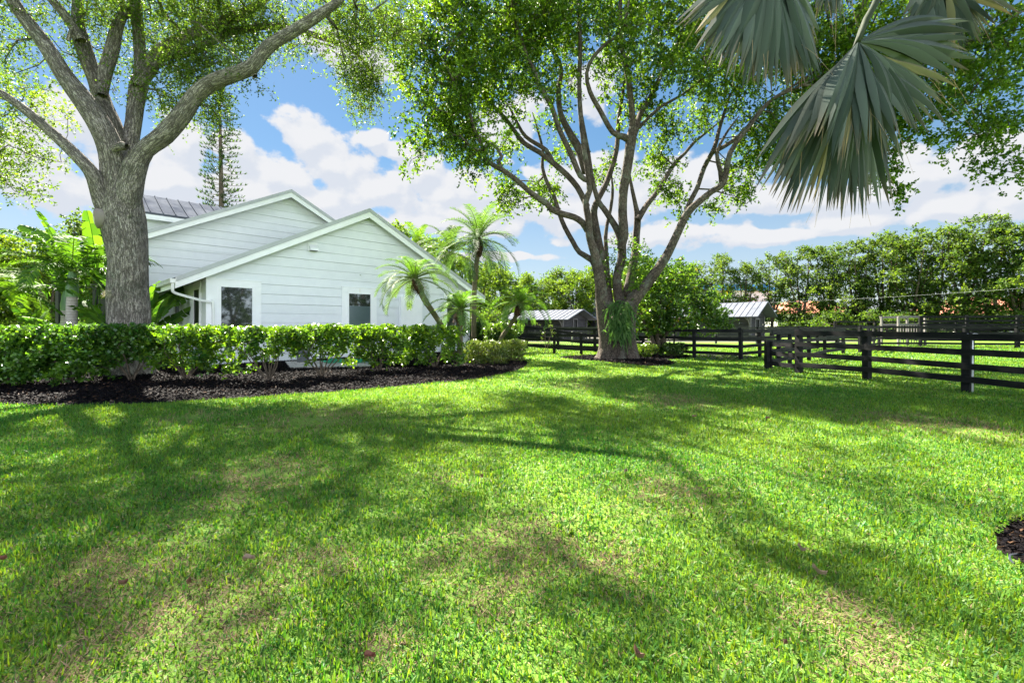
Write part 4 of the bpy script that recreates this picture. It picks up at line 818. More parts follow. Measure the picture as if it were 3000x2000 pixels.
def feather_palm(name, label, path, rads, crown_z_off, nf, L_, seed, cA=(.05, .12, .02), cB=(.13, .24, .03), ll=.36, lw=.022, nl=64, elr=(1.35, -.35), droop=(1.1, 1.8), base=None, mat=bark_palm, group=None, boot=True, bump_=.10, cat='palm', bright=None):
    base = np.array(path[0], float) if base is None else base; o = thing(name, label, cat, base, group); r = np.random.default_rng(seed)
    pts = [np.array(p, float) - base for p in path]; T = Tree(seed); T.limb(pts, rads, 14, .07, bump_); T.wood(mat, o, 'trunk'); top = pts[-1]; ax = unit(pts[-1] - pts[-2])
    if boot:     # shaggy fibre and cut leaf bases under the crown
        g = Geo(); n = 420; tt = r.uniform(0, 1, n); aa = r.uniform(0, 6.28, n); hh = boot; c = top - ax * hh * (1 - tt)[:, None]
        rr = rads[-1] * (1.0 + .75 * np.sin(tt * 3.1)); u1 = unit(np.cross(ax, (0.1, 1, 0))); u2 = np.cross(ax, u1); rad = np.cos(aa)[:, None] * u1 + np.sin(aa)[:, None] * u2
        V, Q, B = tube_np([top - ax * hh, top - ax * hh * .5, top, top + ax * .12], [rads[-1] * 1.1, rads[-1] * 1.7, rads[-1] * 1.25, rads[-1] * .5], 12, .1, seed); g.add(V, Q, np.tile((.075, .045, .03), (len(V), 1)))
        dd = rad * .8 + ax * r.uniform(-.4, 1.2, (n, 1)); g.add(*strips(c + rad * rr[:, None], dd, r.uniform(.05, .15, n), .028, r.uniform(.2, .9, n), unit(np.cross(rad, ax)), col=lerp_col(n, (.06, .035, .025), (.22, .13, .07), r)))
        put(g, 'fibre_boot', leaf_dry, o)
    for i in range(nf):
        f = i / (nf - 1); az = i * 2.39996 + r.normal(0, .2); el = elr[0] + (elr[1] - elr[0]) * f ** .85 + r.normal(0, .07); g = Geo()
        k = np.clip(1 - f * 1.1, 0, 1); A = np.array(cA) * (1 - k) + np.array(bright or cA) * k; B = np.array(cB) * (1 - k) + np.array(bright or cB) * 1.2 * k
        frond(g, r, top + ax * crown_z_off, az, el, L_ * r.uniform(.85, 1.1) * (.72 + .28 * min(1, f * 2.5)), r.uniform(*droop), ll, lw, nl, A, B, plume=.08, lsag=.3)
        put(g, 'frond', leaf_palm, o)
    return o
dg = 'pygmy date palms at the house end of the hedge'
br = (.10, .20, .02)
feather_palm('date_palm', 'date palm with curved trunk leaning left over the hedge in front of the white wall', [G(1338, 1062), P(1310, 985, 17.0), P(1275, 925, 16.6), P(1245, 880, 16.3), P(1228, 846, 16.2), P(1216, 822, 16.2)], [.12, .105, .10, .10, .10, .11], .05, 24, 1.75, 61, group=dg, boot=.5, bright=br, ll=.30, lw=.017, elr=(1.45, -.15), droop=(1.2, 1.9), cA=(.06, .11, .04), cB=(.13, .19, .07))
feather_palm('date_palm', 'short upright date palm with shaggy brown collar rising out of the hedge', [G(1347, 1075), P(1347, 1010, 16.5), P(1347, 960, 16.5), P(1348, 912, 16.5)], [.12, .105, .10, .10], .05, 22, 1.55, 62, group=dg, boot=.55, bright=br, ll=.28, lw=.017, elr=(1.45, -.1), droop=(1.2, 1.9), cA=(.05, .12, .03), cB=(.12, .21, .05))
feather_palm('date_palm', 'date palm leaning right towards the black fence', [G(1440, 1052), P(1468, 990, 20.0), P(1500, 945, 19.7), P(1516, 915, 19.5), P(1524, 893, 19.5)], [.11, .095, .09, .09, .10], .05, 22, 1.75, 63, group=dg, boot=.5, bright=br, ll=.30, lw=.018, elr=(1.4, -.2), droop=(1.1, 1.8), cA=(.05, .12, .03), cB=(.12, .21, .05))
feather_palm('date_palm', 'tallest date palm with long upright trunk behind the hedge tip', [G(1388, 1046), P(1388, 960, 20.6), P(1389, 870, 20.6), P(1393, 800, 20.6), P(1400, 742, 20.6), P(1402, 705, 20.6)], [.14, .115, .11, .11, .12, .13], .08, 26, 2.5, 64, group=dg, boot=.75, ll=.42, lw=.022, elr=(1.5, -.5), droop=(.9, 1.7), cA=(.04, .085, .04), cB=(.09, .15, .06), bright=(.10, .18, .03))
# hanging dead frond on the left leaning palm
feather_palm('feather_palm', 'bushy green palm behind the right roof slope next to the tallest date palm', [gz(-4.3, 29.5), (-4.3, 29.5, 3), P(1318, 745, 29.0)], [.2, .16, .15], .1, 24, 3.3, 65, boot=.9, ll=.55, lw=.035, elr=(1.5, -.5), droop=(1.0, 1.9), cA=(.035, .075, .02), cB=(.10, .17, .03))
feather_palm('feather_palm', 'yellow green palm peeking over the roof edge behind the house', [gz(-7.0, 33), (-7.0, 33, 3), P(1225, 730, 32.5)], [.2, .16, .15], .1, 20, 2.8, 66, boot=.9, ll=.5, lw=.035, elr=(1.5, -.4), droop=(1.0, 1.8), cA=(.06, .13, .02), cB=(.15, .24, .03))
# ringed-trunk palm on the left with green crownshaft
def ringmat():
    m, N, o = newmat('ringed_trunk'); b = N.n('ShaderNodeAttribute', attribute_name='bark').outputs['Vector']; s = N.n('ShaderNodeSeparateXYZ'); N.t.links.new(b, s.inputs[0])
    z = N.m('ADD', s.outputs[2], N.m('MULTIPLY', N.noise(b, 6, 2), .03)); f = N.m('FRACT', N.m('MULTIPLY', z, 9.0)); ring = N.rng(N.m('ABSOLUTE', N.m('SUBTRACT', f, .5)), .40, .5, 0, 1)
    c = N.mix(N.rng(N.noise(b, 9, 4, .7), .35, .65, 0, 1), (.46, .42, .38, 1), (.34, .30, .28, 1)); c = N.mix(N.m('MULTIPLY', ring, .8), c, (.12, .09, .075, 1))
    q = pbsdf(N, c, .8, .2, 0, bump(N, N.m('SUBTRACT', 1.0, ring), .6, .012)); N.t.links.new(q.outputs[0], o.inputs[0]); return m
ring_m = ringmat(); green_m = simple('crownshaft', (.14, .25, .10), (.09, .18, .07), .4, .5, 0, 3, 20, .2, .004, (1, 1, .2))
def ring_palm(label, base, ztop, r0, L_, seed, nf=11, shaft=1.0, fr=True):
    o = thing('ringed_palm', label, 'palm', base); T = Tree(seed); T.limb([(0, 0, -.05), (0, 0, .6), (.01, 0, ztop * .6), (.03, 0, ztop)], [r0 * 1.15, r0, r0 * .95, r0 * .85], 20, .1, .01); T.wood(ring_m, o, 'trunk'); r = T.r
    if fr:
        T2 = Tree(seed + 1); T2.limb([(.03, 0, ztop - .02), (.03, 0, ztop + shaft * .3), (.03, 0, ztop + shaft * .75), (.04, 0, ztop + shaft)], [r0 * .95, r0 * 1.0, r0 * .75, r0 * .5], 16, .1, .0); T2.wood(green_m, o, 'crownshaft')
        for i in range(nf):
            g = Geo(); frond(g, r, np.array([.04, 0, ztop + shaft * r.uniform(.8, 1.02)]), i * 2.39996 + .5, r.uniform(.3, 1.35), L_ * r.uniform(.85, 1.1), r.uniform(.9, 1.6), .6, .05, 60, (.04, .11, .02), (.12, .23, .02), plume=.28, vee=.3, rw=.035, lsag=.35, rach=(.18, .26, .06)); put(g, 'frond', leaf_palm, o)
    return o
ring_palm('palm with pale ringed trunk and green shaft rising behind the left hedge', G(209, 1066), 2.72, .20, 2.9, 71, 13, 1.0)
ring_palm('stout second ringed palm close behind the ringed palm, mostly hidden', gz(-18.9, 18.8), 2.2, .2, 2.5, 73, 9, .8)
# large paddle leaved plants (bird of paradise)
def paddle(g, r, base, az, el, pet, L_, w, droop, cA, cB, split=.5):
    s = np.linspace(0, 1, 22); e = el - droop * np.clip(s - .35, 0, 1) ** 1.2; tot = pet + L_
    d = np.stack([np.cos(e) * np.sin(az), np.cos(e) * np.cos(az), np.sin(e)], 1); p = base + np.cumsum(np.vstack([[0, 0, 0], d[:-1] * tot / 21]), 0)
    V, Q, B = tube_np(p, .035 * (1 - .8 * s), 5); g.add(V, Q, np.tile((.10, .18, .05), (len(V), 1)))
    n = 30; t0 = pet / tot; t = np.linspace(t0, .995, n); q = np.stack([np.interp(t, s, p[:, i]) for i in range(3)], 1); tg = unit(np.stack([np.interp(t, s, d[:, i]) for i in range(3)], 1))
    tw = r.uniform(-.9, .9); sd0 = unit(np.cross(tg, (0, 0, 1.0))); up0 = np.cross(sd0, tg); sd = sd0 * math.cos(tw) + up0 * math.sin(tw); up = np.cross(sd, tg); u = (t - t0) / (1 - t0); wd_ = w * np.sin(np.pi * np.clip(u * .9 + .08, 0, 1)) ** .55 * .5
    for sg in (-1, 1):
        k = 0
        while k < n - 1:
            m_ = min(n - 1, k + int(r.integers(2, 7))); fold = r.uniform(.1, .5); dr = r.uniform(0, .45); rows = []
            for i in range(k, m_ + 1):
                o_ = sd[i] * sg; a = q[i]; b = a + (o_ * math.cos(fold) + up[i] * math.sin(fold) * .6) * wd_[i] * .55 + tg[i] * .03; c = b + (o_ * .8) * wd_[i] * .5 - np.array([0, 0, dr]) * wd_[i] + tg[i] * .05
                if i == m_: b = b - tg[i] * .03; c = c - tg[i] * .06
                rows.append((a, b, c))
            V = np.array(rows).reshape(-1, 3); R_ = len(rows); Q = np.array([[3 * i + j, 3 * i + 3 + j, 3 * i + 4 + j, 3 * i + 1 + j] for i in range(R_ - 1) for j in (0, 1)])
            c_ = lerp_col(1, cA, cB, r)[0] * np.ones((len(V), 3)); c_[2::3] *= np.array([1.25, 1.1, .9]); g.add(V, Q, c_); k = m_
def paddle_plant(label, base, n, seed, hts=(2.5, 4), elr=(.9, 1.45), azs=None, w=.6):
    o = thing('bird_of_paradise', label, 'plant', base); r = np.random.default_rng(seed)
    for i in range(n):
        g = Geo(); h = r.uniform(*hts); az = (azs[i] if azs is not None else i * 2.4) + r.normal(0, .15)
        paddle(g, r, np.array([r.normal(0, .2), r.normal(0, .2), 0.]), az, r.uniform(*elr), h * .55, h * .45 + .4, w * r.uniform(.8, 1.15), r.uniform(.8, 1.9), (.035, .10, .02), (.12, .24, .022)); put(g, 'leaf', leaf_palm, o)
    return o
paddle_plant('bird of paradise with paddle leaves right behind the oak trunk', gz(-15.1, 18.1), 12, 81, (3.0, 4.6), (1.0, 1.5), w=.62)
paddle_plant('bird of paradise filling the gap between ringed palm and oak', gz(-16.9, 18.9), 13, 82, (2.4, 3.9), (.7, 1.4), w=.55)
paddle_plant('dark leafed bird of paradise left of the ringed palm', gz(-20.4, 19.0), 11, 83, (2.0, 3.2), (.6, 1.3), w=.5)
paddle_plant('tallest bird of paradise whose upright leaf rises above the ringed palm', gz(-19.0, 20.2), 8, 84, (5.6, 7.0), (1.2, 1.52), w=.75)
# yellowing feather palm far left
feather_palm('areca_palm', 'drooping feather palm with some orange fronds at the far left', [gz(-22.4, 18.6), (-22.4, 18.6, 1.2), (-22.35, 18.6, 3.2)], [.12, .10, .09], .1, 18, 3.0, 67, boot=.0, ll=.6, lw=.04, elr=(1.4, -.2), droop=(1.1, 1.9), cA=(.05, .12, .015), cB=(.14, .23, .02), bright=(.12, .22, .02))
feather_palm('areca_palm', 'smaller feather palm with arching fronds at the left frame edge', [gz(-21.5, 15.6), (-21.5, 15.6, .9), (-21.5, 15.6, 2.4)], [.10, .09, .08], .1, 14, 2.6, 68, boot=.0, ll=.5, lw=.04, elr=(1.2, -.1), droop=(1.2, 1.9), cA=(.05, .10, .015), cB=(.22, .20, .02))
# dark posts of the pool cage behind the plants
cg = thing('screen_enclosure', 'dark framed screen enclosure seen between the plants at far left', 'enclosure', gz(-23, 22)); m = MB()
dkm = simple('dark_bronze', (.02, .02, .025), None, .4)
for x in (-1.5, .35, 2.2, 4.0): MB().box(x, x + .16, 0, .12, 0, 3.4).build('post', dkm, cg)
m.box(-3, 5, .0, .12, 3.401, 3.6); m.box(-3, 5, .01, .11, .7, .78); m.build('beam', dkm, cg); MB().box(1.9, 4.2, .6, 5, 0, 2.9).build('wall', simple('shade_wall', (.05, .05, .06)), cg)

# ------------------------------------------------------------------ silver fan palm (trunk stands right of the frame)
bis = thing('fan_palm', 'silver green fan palm whose big leaves hang into the top right of the view', 'palm', (4.9, 3.0, 0)); BB = np.array([4.9, 3.0, 0])
T = Tree(90); T.limb([(0, 0, -.05), (0, 0, 1), (.0, 0, 2.6), (.0, .05, 4.2), (0, .05, 4.9)], [.30, .26, .25, .27, .2], 22, .15, .03); T.wood(ring_m, bis, 'trunk')
def seg_leaf(g, hub, tip, wmax, bend, nrm, col, colt, r, split=.06):
    """one folded leaf segment from the hub to its tip"""
    hub = np.array(hub); tip = np.array(tip); s = np.linspace(0, 1, 12); L_ = np.linalg.norm(tip - hub); d = (tip - hub) / L_
    p = hub + (tip - hub) * s[:, None] + np.array([0, 0, 1.0]) * (bend * L_ * 4 * s * (1 - s))[:, None] + nrm * (r.normal(0, .02) * np.sin(s * 5))[:, None]
    w = wmax * 1.12 * np.clip(np.where(s < .55, (s / .55) ** .9, 1 - ((s - .55) / .45) ** 1.6), .02, 1); sd = unit(np.cross(d, nrm)); rid = .34 * w
    V = np.stack([p - sd * w[:, None] / 2, p + nrm * rid[:, None], p + sd * w[:, None] / 2], 1).reshape(-1, 3)
    gap = (wmax * r.uniform(.02, .16) * np.clip((s - .72) / .28, 0, 1))[:, None]; mid = p + nrm * rid[:, None]; V = np.stack([p - sd * (w[:, None] / 2 + gap), mid - sd * gap, mid + sd * gap, p + sd * (w[:, None] / 2 + gap)], 1).reshape(-1, 3)
    Q = np.array([[4 * i + j, 4 * i + 4 + j, 4 * i + 5 + j, 4 * i + 1 + j] for i in range(11) for j in (0, 2)])
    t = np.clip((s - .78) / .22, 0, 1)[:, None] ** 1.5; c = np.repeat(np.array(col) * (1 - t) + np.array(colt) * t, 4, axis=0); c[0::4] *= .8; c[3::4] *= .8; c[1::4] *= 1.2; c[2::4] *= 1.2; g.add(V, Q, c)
def fan(name, hub, tips, wk, seed, Yh, bend=.03, pet=None, nrm=None, layers=((0, 0),)):
    """tips: (px,py,Y) outline of the leaf; segments are interpolated between them"""
    r = np.random.default_rng(seed); g = Geo(); H0 = P(*hub) - BB; tp = np.array([P(*t) - BB for t in tips]); 
    pos = np.linspace(0, len(tp) - 1, wk[0]); 
    for k, q in enumerate(pos):
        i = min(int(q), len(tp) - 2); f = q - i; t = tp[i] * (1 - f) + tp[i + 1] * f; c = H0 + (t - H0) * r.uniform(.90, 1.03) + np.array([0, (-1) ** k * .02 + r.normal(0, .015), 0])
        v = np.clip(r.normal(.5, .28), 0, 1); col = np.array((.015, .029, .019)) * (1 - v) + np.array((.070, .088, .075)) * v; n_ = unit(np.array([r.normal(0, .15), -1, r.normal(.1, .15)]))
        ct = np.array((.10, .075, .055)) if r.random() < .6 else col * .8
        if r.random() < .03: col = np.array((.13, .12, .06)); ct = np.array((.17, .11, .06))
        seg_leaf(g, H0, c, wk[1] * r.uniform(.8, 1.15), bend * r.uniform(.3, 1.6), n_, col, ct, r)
        if r.random() < .5:      # threads between the segments
            tt = unit(t - H0); b0 = H0 + (t - H0) * .6; g.add(*strips(b0[None], (tt + r.normal(0, .25, 3))[None], np.array([r.uniform(.2, .45)]), .004, .4, np.array([[1., 0, 0]]), (0, .5, 1), (1, 1, .4), np.array([[.24, .17, .10]])))
    lf = put(g, 'leaf', leaf_fan, bis)
    if pet:
        m = MB(); p_, r_ = smooth_path([H0] + [P(*q) - BB if len(q) == 3 and q[2] < 50 else np.array(q[:3]) for q in pet] + [np.array([0, .05, 4.75])], [.016] + [.024] * len(pet) + [.04], .1); m.tube(p_, r_, 8); m.build('petiole', simple('petiole', (.035, .045, .028), (.025, .035, .02), .7, .1), bis, True)
fan('leaf', (2514, 124, 3.25), [(2290, 470, 3.2), (2340, 440, 3.1), (2395, 395, 3.0), (2440, 470, 3.05), (2480, 490, 3.1), (2530, 430, 3.05), (2590, 400, 3.0), (2650, 400, 3.1), (2700, 390, 3.15), (2745, 380, 3.2), (2790, 300, 3.25), (2810, 225, 3.3), (2870, 200, 3.35), (2850, 130, 3.4), (2840, 85, 3.45), (2790, 55, 3.5)], (46, .085), 91, 3.2, .05, pet=[(2560, 20, 3.35), (2700, -160, 3.4)])
fan('leaf', (2500, 150, 3.45), [(2205, 485, 3.3), (2240, 570, 3.3), (2262, 600, 3.3), (2300, 615, 3.3), (2330, 630, 3.35), (2400, 636, 3.35), (2440, 642, 3.4), (2475, 638, 3.4), (2510, 636, 3.4), (2555, 628, 3.45), (2615, 605, 3.5), (2570, 500, 3.5), (2630, 480, 3.5)], (34, .10), 92, 3.4, .03, pet=[(2560, 20, 3.5), (2720, -140, 3.45)])
fan('leaf', (2260, -130, 3.3), [(1990, 60, 3.2), (2010, 75, 3.2), (2052, 165, 3.2), (2085, 190, 3.15), (2130, 225, 3.15), (2175, 250, 3.15), (2200, 268, 3.2), (2258, 268, 3.2), (2310, 270, 3.2), (2350, 262, 3.25), (2383, 250, 3.25), (2408, 240, 3.3), (2400, 100, 3.4)], (36, .092), 93, 3.3, .02, pet=[(2400, -300, 3.4), (2700, -420, 3.3)])
fan('leaf', (2740, -60, 3.7), [(2640, 60, 3.7), (2690, 110, 3.7), (2730, 150, 3.7), (2790, 170, 3.7), (2850, 150, 3.7), (2900, 100, 3.7), (2935, 80, 3.7), (3040, 20, 3.7)], (24, .075), 94, 3.7, .03, pet=[(2850, -200, 3.6)])
fan('leaf', (2440, -150, 3.8), [(2385, 40, 3.8), (2405, 60, 3.8), (2440, 65, 3.8), (2475, 50, 3.8), (2510, 0, 3.8)], (12, .06), 95, 3.8, .02, pet=[(2650, -300, 3.5)])
fan('leaf', (3200, -260, 3.0), [(3060, 200, 3.0), (3200, 300, 3.0), (3400, 260, 3.0), (3560, 60, 3.0), (3600, -200, 3.0)], (30, .10), 96, 3.0, .03, pet=[(3250, -330, 3.0)])
# ------------------------------------------------------------------ fences
fb_m = simple('black_fence_paint', (.008, .009, .010), (.022, .021, .022), .75, .08, 0, 1.6, 25, .5, .004, (1, 1, 4), 6)
fg_m = simple('weathered_fence', (.05, .047, .047), (.024, .023, .025), .8, .2, 0, 2, 25, .4, .004)
def fence(label, posts, rails, group='black board fences around the paddocks', mat=fb_m, pw=.13, rw=.035, rh=.145, side=1, frac=False, mesh=False, name='board_fence', hp=None):
    """posts: (x, y, h); rails: heights of rail centres (or fractions of the post height)"""
    p0 = np.array([posts[0][0], posts[0][1], 0.0]); o = thing(name, label, 'fence', p0, group); r = np.random.default_rng(len(label))
    for (x, y, h) in posts:
        a = r.normal(0, .012); m = MB(); m.hexa([(-pw / 2, -pw / 2, -.05), (pw / 2, -pw / 2, -.05), (pw / 2, pw / 2, -.05), (-pw / 2, pw / 2, -.05), (-pw / 2 + a, -pw / 2, h), (pw / 2 + a, -pw / 2, h), (pw / 2 + a, pw / 2, h + .02), (-pw / 2 + a, pw / 2, h + .02)])
        q = m.build('post', mat, o); q.location = (x - p0[0], y - p0[1], 0); q.rotation_euler = (0, 0, math.atan2(posts[-1][1] - posts[0][1], posts[-1][0] - posts[0][0]) + r.normal(0, .05))
    for a, b in zip(posts[:-1], posts[1:]):
        A = np.array([a[0], a[1], 0.]) - p0; B = np.array([b[0], b[1], 0.]) - p0; d = unit(B - A); nn = np.array([d[1], -d[0], 0]) * side * (pw / 2 + rw / 2 + .002)
        for z in rails:
            za = (z * a[2] if frac else min(z, 9)) ; zb = (z * b[2] if frac else z)
            m = MB(); m.bar(A + nn - d * .06 + np.array([0, 0, za - (rh / 2 if frac else 0) + r.normal(0, .008)]), B + nn + d * .06 + np.array([0, 0, zb - (rh / 2 if frac else 0) + r.normal(0, .008)]), rw, rh); m.build('rail', mat, o)
        if mesh:
            L_ = np.linalg.norm(B - A); m = MB(); st = .13; k = -12; n2 = -nn * .2
            while k * st < L_:
                for sg in (1, -1):
                    h = min(a[2], b[2]) - .1; s0 = k * st; s1 = s0 + h; 
                    q0, q1 = max(0, s0), min(L_, s1)
                    if q1 > q0:
                        z0, z1 = (q0 - s0), (q1 - s0)
                        if sg < 0: z0, z1 = h - z0, h - z1
                        m.bar(A + d * q0 + n2 + np.array([0, 0, .03 + z0]), A + d * q1 + n2 + np.array([0, 0, .03 + z1]), .007, .007)
                k += 1
            m.build('wire_mesh', fb_m, o)
    return o
R4 = (1.30, .93, .60, .27)
def gp(px, py, h): g = G(px, py); return (g[0], g[1], h)
fence('nearest black four board fence running out of the right edge', [(11.6, 5.6, 1.38), (11.2, 8.1, 1.38), gp(2834, 1148, 1.40), gp(2540, 1112, 1.40), gp(2340, 1093, 1.42)], (1.32, .95, .62, .30), side=-1, pw=.165)
fence('short black three rail end panel at the corner of the nearest fence', [gp(2340, 1091.5, 1.0), gp(2247, 1080, 1.0)], (.88, .55, .20), side=1)
fence('black board fence leading back from the short end post', [gp(2256, 1079, 1.0), gp(2281, 1074, 1.36), gp(2314, 1067, 1.36), gp(2370, 1057, 1.36), gp(2416, 1044, 1.36), gp(2470, 1036, 1.36)], R4, side=1)
fence('black board fence behind the round tree up to its sturdy corner post', [gp(2170, 1054, 1.42), gp(2034, 1048, 1.36), gp(1919, 1039, 1.36), (4.8, 25.7, 1.36), (2.9, 28, 1.36), (1.0, 29.7, 1.36), (-1.6, 32, 1.36)], R4, side=-1)
fence('black board fence running back from the sturdy corner post', [gp(2171, 1052, 1.36), gp(2226, 1046, 1.36), (14.6, 24.2, 1.36), (17.2, 26.7, 1.36), (19.9, 28.9, 1.36), (22.6, 30.9, 1.36)], R4, side=1)
fence('sloping black fence with wire mesh left of the shade tree', [(-1.4, 25.9, 1.75), gp(1523, 1031, 1.58), gp(1624, 1036, 1.34), gp(1703, 1039, 1.13), (5.2, 23.2, 1.0), gp(1885, 1041, .87)], (1.0, .66, .32), frac=True, mesh=True, side=1, name='wire_fence')
fence('weathered board fence in front of both stables', [(-3.4, 37.5, 1.32), (-.2, 37.3, 1.32), (3.1, 37.2, 1.32), (6.5, 37.1, 1.32), (10, 37, 1.32), (13.5, 37, 1.32), (17, 37, 1.32), (20.4, 37, 1.32), (23.8, 37, 1.32), (27.2, 37, 1.32), (30, 36.8, 1.32)], R4, mat=fg_m)
fence('black board fence across the middle of the right paddock', [gp(2519, 1032, 1.46), (22.8, 28.4, 1.46), (25.8, 31.2, 1.48), (28.5, 31, 1.48), (31.2, 30.6, 1.48), (34.2, 30.1, 1.48), (37.2, 29.6, 1.48)], (1.40, 1.0, .64, .28))
fence('tall black arena fence at the far right', [(30.0, 32.6, 2.22), (32.4, 31.6, 2.22), (34.9, 30.6, 2.22), (38.0, 29.3, 2.22), (41.2, 28.0, 2.22)], (2.14, 1.86, 1.58, 1.30, .92, .50), pw=.16)
fence('far side of the black arena fence seen through the near side', [(32, 44, 1.9), (36, 44, 1.9), (40, 44, 1.9), (44, 44, 1.9), (48, 44, 1.9), (52, 44, 1.9), (56, 44, 1.9)], (1.84, 1.45, 1.0, .5))
fence('distant low black fence in front of the red roofed houses', [(27, 48, 1.4), (31, 48, 1.4), (35, 48, 1.4), (39, 48, 1.4), (43, 48, 1.4), (47, 48, 1.4), (51, 48, 1.4)], (1.3, .9, .5))
fence('dark board fence between the house corner and the sloping fence', [(-3.0, 28.6, 1.75), (-1.4, 27.2, 1.75)], (1.66, 1.2, .75, .3))
# standpipe with faucet strapped to the nearest post
b = G(2848, 1149.5); sp_ = thing('standpipe', 'white plastic standpipe with metal faucet strapped to the nearest fence post', 'pipe', b)
wp = simple('white_pvc', (.75, .77, .78), (.66, .68, .70), .4); MB().tube([(0, 0, -.02), (0, 0, .6), (0, 0, 1.22)], .024, 10).build('pipe', wp, sp_, True)
m = MB(); m.tube([(0, 0, 1.22), (0, 0, 1.34)], .018, 8); m.tube([(-.13, 0, 1.375), (0, 0, 1.38), (.13, 0, 1.375)], [.012, .016, .012], 8); m.tube([(0, -.02, 1.3), (.07, -.08, 1.31), (.10, -.10, 1.25)], .02, 8); m.build('faucet', simple('faucet_metal', (.35, .36, .37), (.2, .2, .22), .35, .5, .8), sp_, True)
b = G(1676, 1023); MBp = MB().tube([(0, 0, 0), (0, 0, 1.15)], .03, 8); o = MBp.build('pipe_post', simple('pale_pipe', (.45, .48, .35)), None, True); o.location = tuple(b); tag(o, 'pale thin pipe standing behind the sloping wire fence', 'pipe')

# ------------------------------------------------------------------ stables
wood_m = simple('stable_boards', (.07, .066, .076), (.04, .038, .045), .85, .15, 0, 1.5, 30, .4, .006, (1, 1, 5)); wood_l = simple('stable_posts', (.16, .15, .16), (.10, .095, .10), .85, .15, 0, 2)
sroof = simple('stable_roof', (.14, .15, .18), (.10, .11, .135), .75, .06, 0, 1.2, 10, .05)
def stable(label, E, U, V_, L_, w, ze, zp, ovh=.7, stalls=3, seed=0):
    """E: front-left eave corner on the ground; U: along the ridge away from the gable; V_: across the gable"""
    o = thing('stable', label, 'stable', (E[0], E[1], 0)); U = unit(np.array([*U, 0.])); V_ = unit(np.array([*V_, 0.]))
    fn = lambda u, v, z: U * u + V_ * v + np.array([0, 0, z]); r = np.random.default_rng(seed); i = ovh; u0 = 1.0
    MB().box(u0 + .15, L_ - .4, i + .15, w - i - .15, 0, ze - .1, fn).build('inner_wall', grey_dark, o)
    rise = (zp - ze) / (w / 2)
    def boards(m, fnn, a0, a1, skip):
        z = .08; k = 0
        while z < ze - .1:
            segs = [(a0, a1)]
            for (s0, s1, z0, z1) in skip:
                if z0 < z + .1 < z1: segs = [q for a, b in segs for q in ((a, min(b, s0)), (max(a, s1), b)) if q[1] - q[0] > .05]
            for a, b in segs: m.box(a, b, 0, .04, z, z + (.21 if (k > 3 and z > 1.0) else .235), fnn)
            z += .24 if z < 1.0 else .30; k += 1
    # long side with stall openings, posts and braces
    sk = [(u0 + 1.2 + k * 3.4, u0 + 2.6 + k * 3.4, 1.05, 2.0) for k in range(int((L_ - 3) / 3.4))]
    m = MB(); boards(m, lambda a, d, z: fn(a, i + .1 - d, z), u0, L_ - .4, sk); m.build('wall', wood_m, o)
    m = MB(); boards(m, lambda a, d, z: fn(u0 + .12 - d, a, z), i + .1, w - i - .1, [(w / 2 - .45, w / 2 + .45, .9, 2.1)])
    zz = ze - .05
    while zz < zp - .3:
        hw = (zp - .12 - zz) / rise; m.box(w / 2 - hw + .1, w / 2 + hw - .1, 0, .04, zz, zz + .2, lambda a, d, z: fn(u0 + .12 - d, a, z)); zz += .23
    m.build('wall', wood_m, o)
    m = MB(); boards(m, lambda a, d, z: fn(a, w - i - .1 + d, z), u0, L_ - .4, []); m.build('wall', wood_m, o)
    for k in range(int((L_ - 1) / 3.4) + 1):
        u = u0 + .1 + k * 3.4; m = MB(); m.box(u - .07, u + .07, i - .10, i + .04, 0, ze - .05, fn); m.bar(fn(u, i - .1, ze - .75), fn(u, .1, ze - .1), .08, .08); m.bar(fn(u, i - .05, ze - .55), fn(u + .5, i - .05, ze - .08), .07, .07); m.build('post', wood_l, o)
    for v in (i + .02, w - i - .02): m = MB(); m.box(u0 - .02, u0 + .1, v - .08, v + .08, 0, ze, fn); m.build('post', wood_l, o)
    d_ = MB(); d_.box(w / 2 - .55, w / 2 - .4, .06, .11, .05, 2.1, lambda a, d, z: fn(u0 + .12 - d, a, z)); d_.box(w / 2 + .4, w / 2 + .55, .06, .11, .05, 2.1, lambda a, d, z: fn(u0 + .12 - d, a, z)); d_.box(w / 2 - .55, w / 2 + .55, .06, .11, 2.101, 2.25, lambda a, d, z: fn(u0 + .12 - d, a, z)); d_.build('door_frame', wood_l, o)
    for s in (0, 1):
        m = MB(); va, vb = (0, w / 2) if s == 0 else (w, w / 2)
        m.hexa([fn(0, va, ze - .06), fn(0, vb, zp - .06), fn(L_, vb, zp - .06), fn(L_, va, ze - .06), fn(0, va, ze), fn(0, vb, zp), fn(L_, vb, zp), fn(L_, va, ze)])
        for k in range(int(L_ / .6) + 1):
            u = k * .6; m.hexa([fn(u, va, ze + .001), fn(u, vb, zp + .001), fn(u + .035, vb, zp + .001), fn(u + .035, va, ze + .001), fn(u, va, ze + .05), fn(u, vb, zp + .05), fn(u + .035, vb, zp + .05), fn(u + .035, va, ze + .05)])
        m.build('roof', sroof, o)
    return o, fn
stable('weathered grey stable with slatted walls and metal roof left of the shade tree', (5.71, 45.0), (-.80, .60), (.60, .80), 9.0, 6.7, 2.12, 3.21, seed=1)
st2, fn2 = stable('long dark stable with ribbed metal roof right of the round tree', (24.4, 44.0), (-.617, .787), (.787, .617), 24.8, 4.6, 2.4, 3.94, seed=2)
m = MB(); m.hexa([fn2(1.0, 4.75, 2.40), fn2(1.0, 7.0, 3.08), fn2(7, 7.0, 3.08), fn2(7, 4.75, 2.40), fn2(1.0, 4.75, 2.46), fn2(1.0, 7.0, 3.14), fn2(7, 7.0, 3.14), fn2(7, 4.75, 2.46)]); m.build('side_roof', sroof, st2)
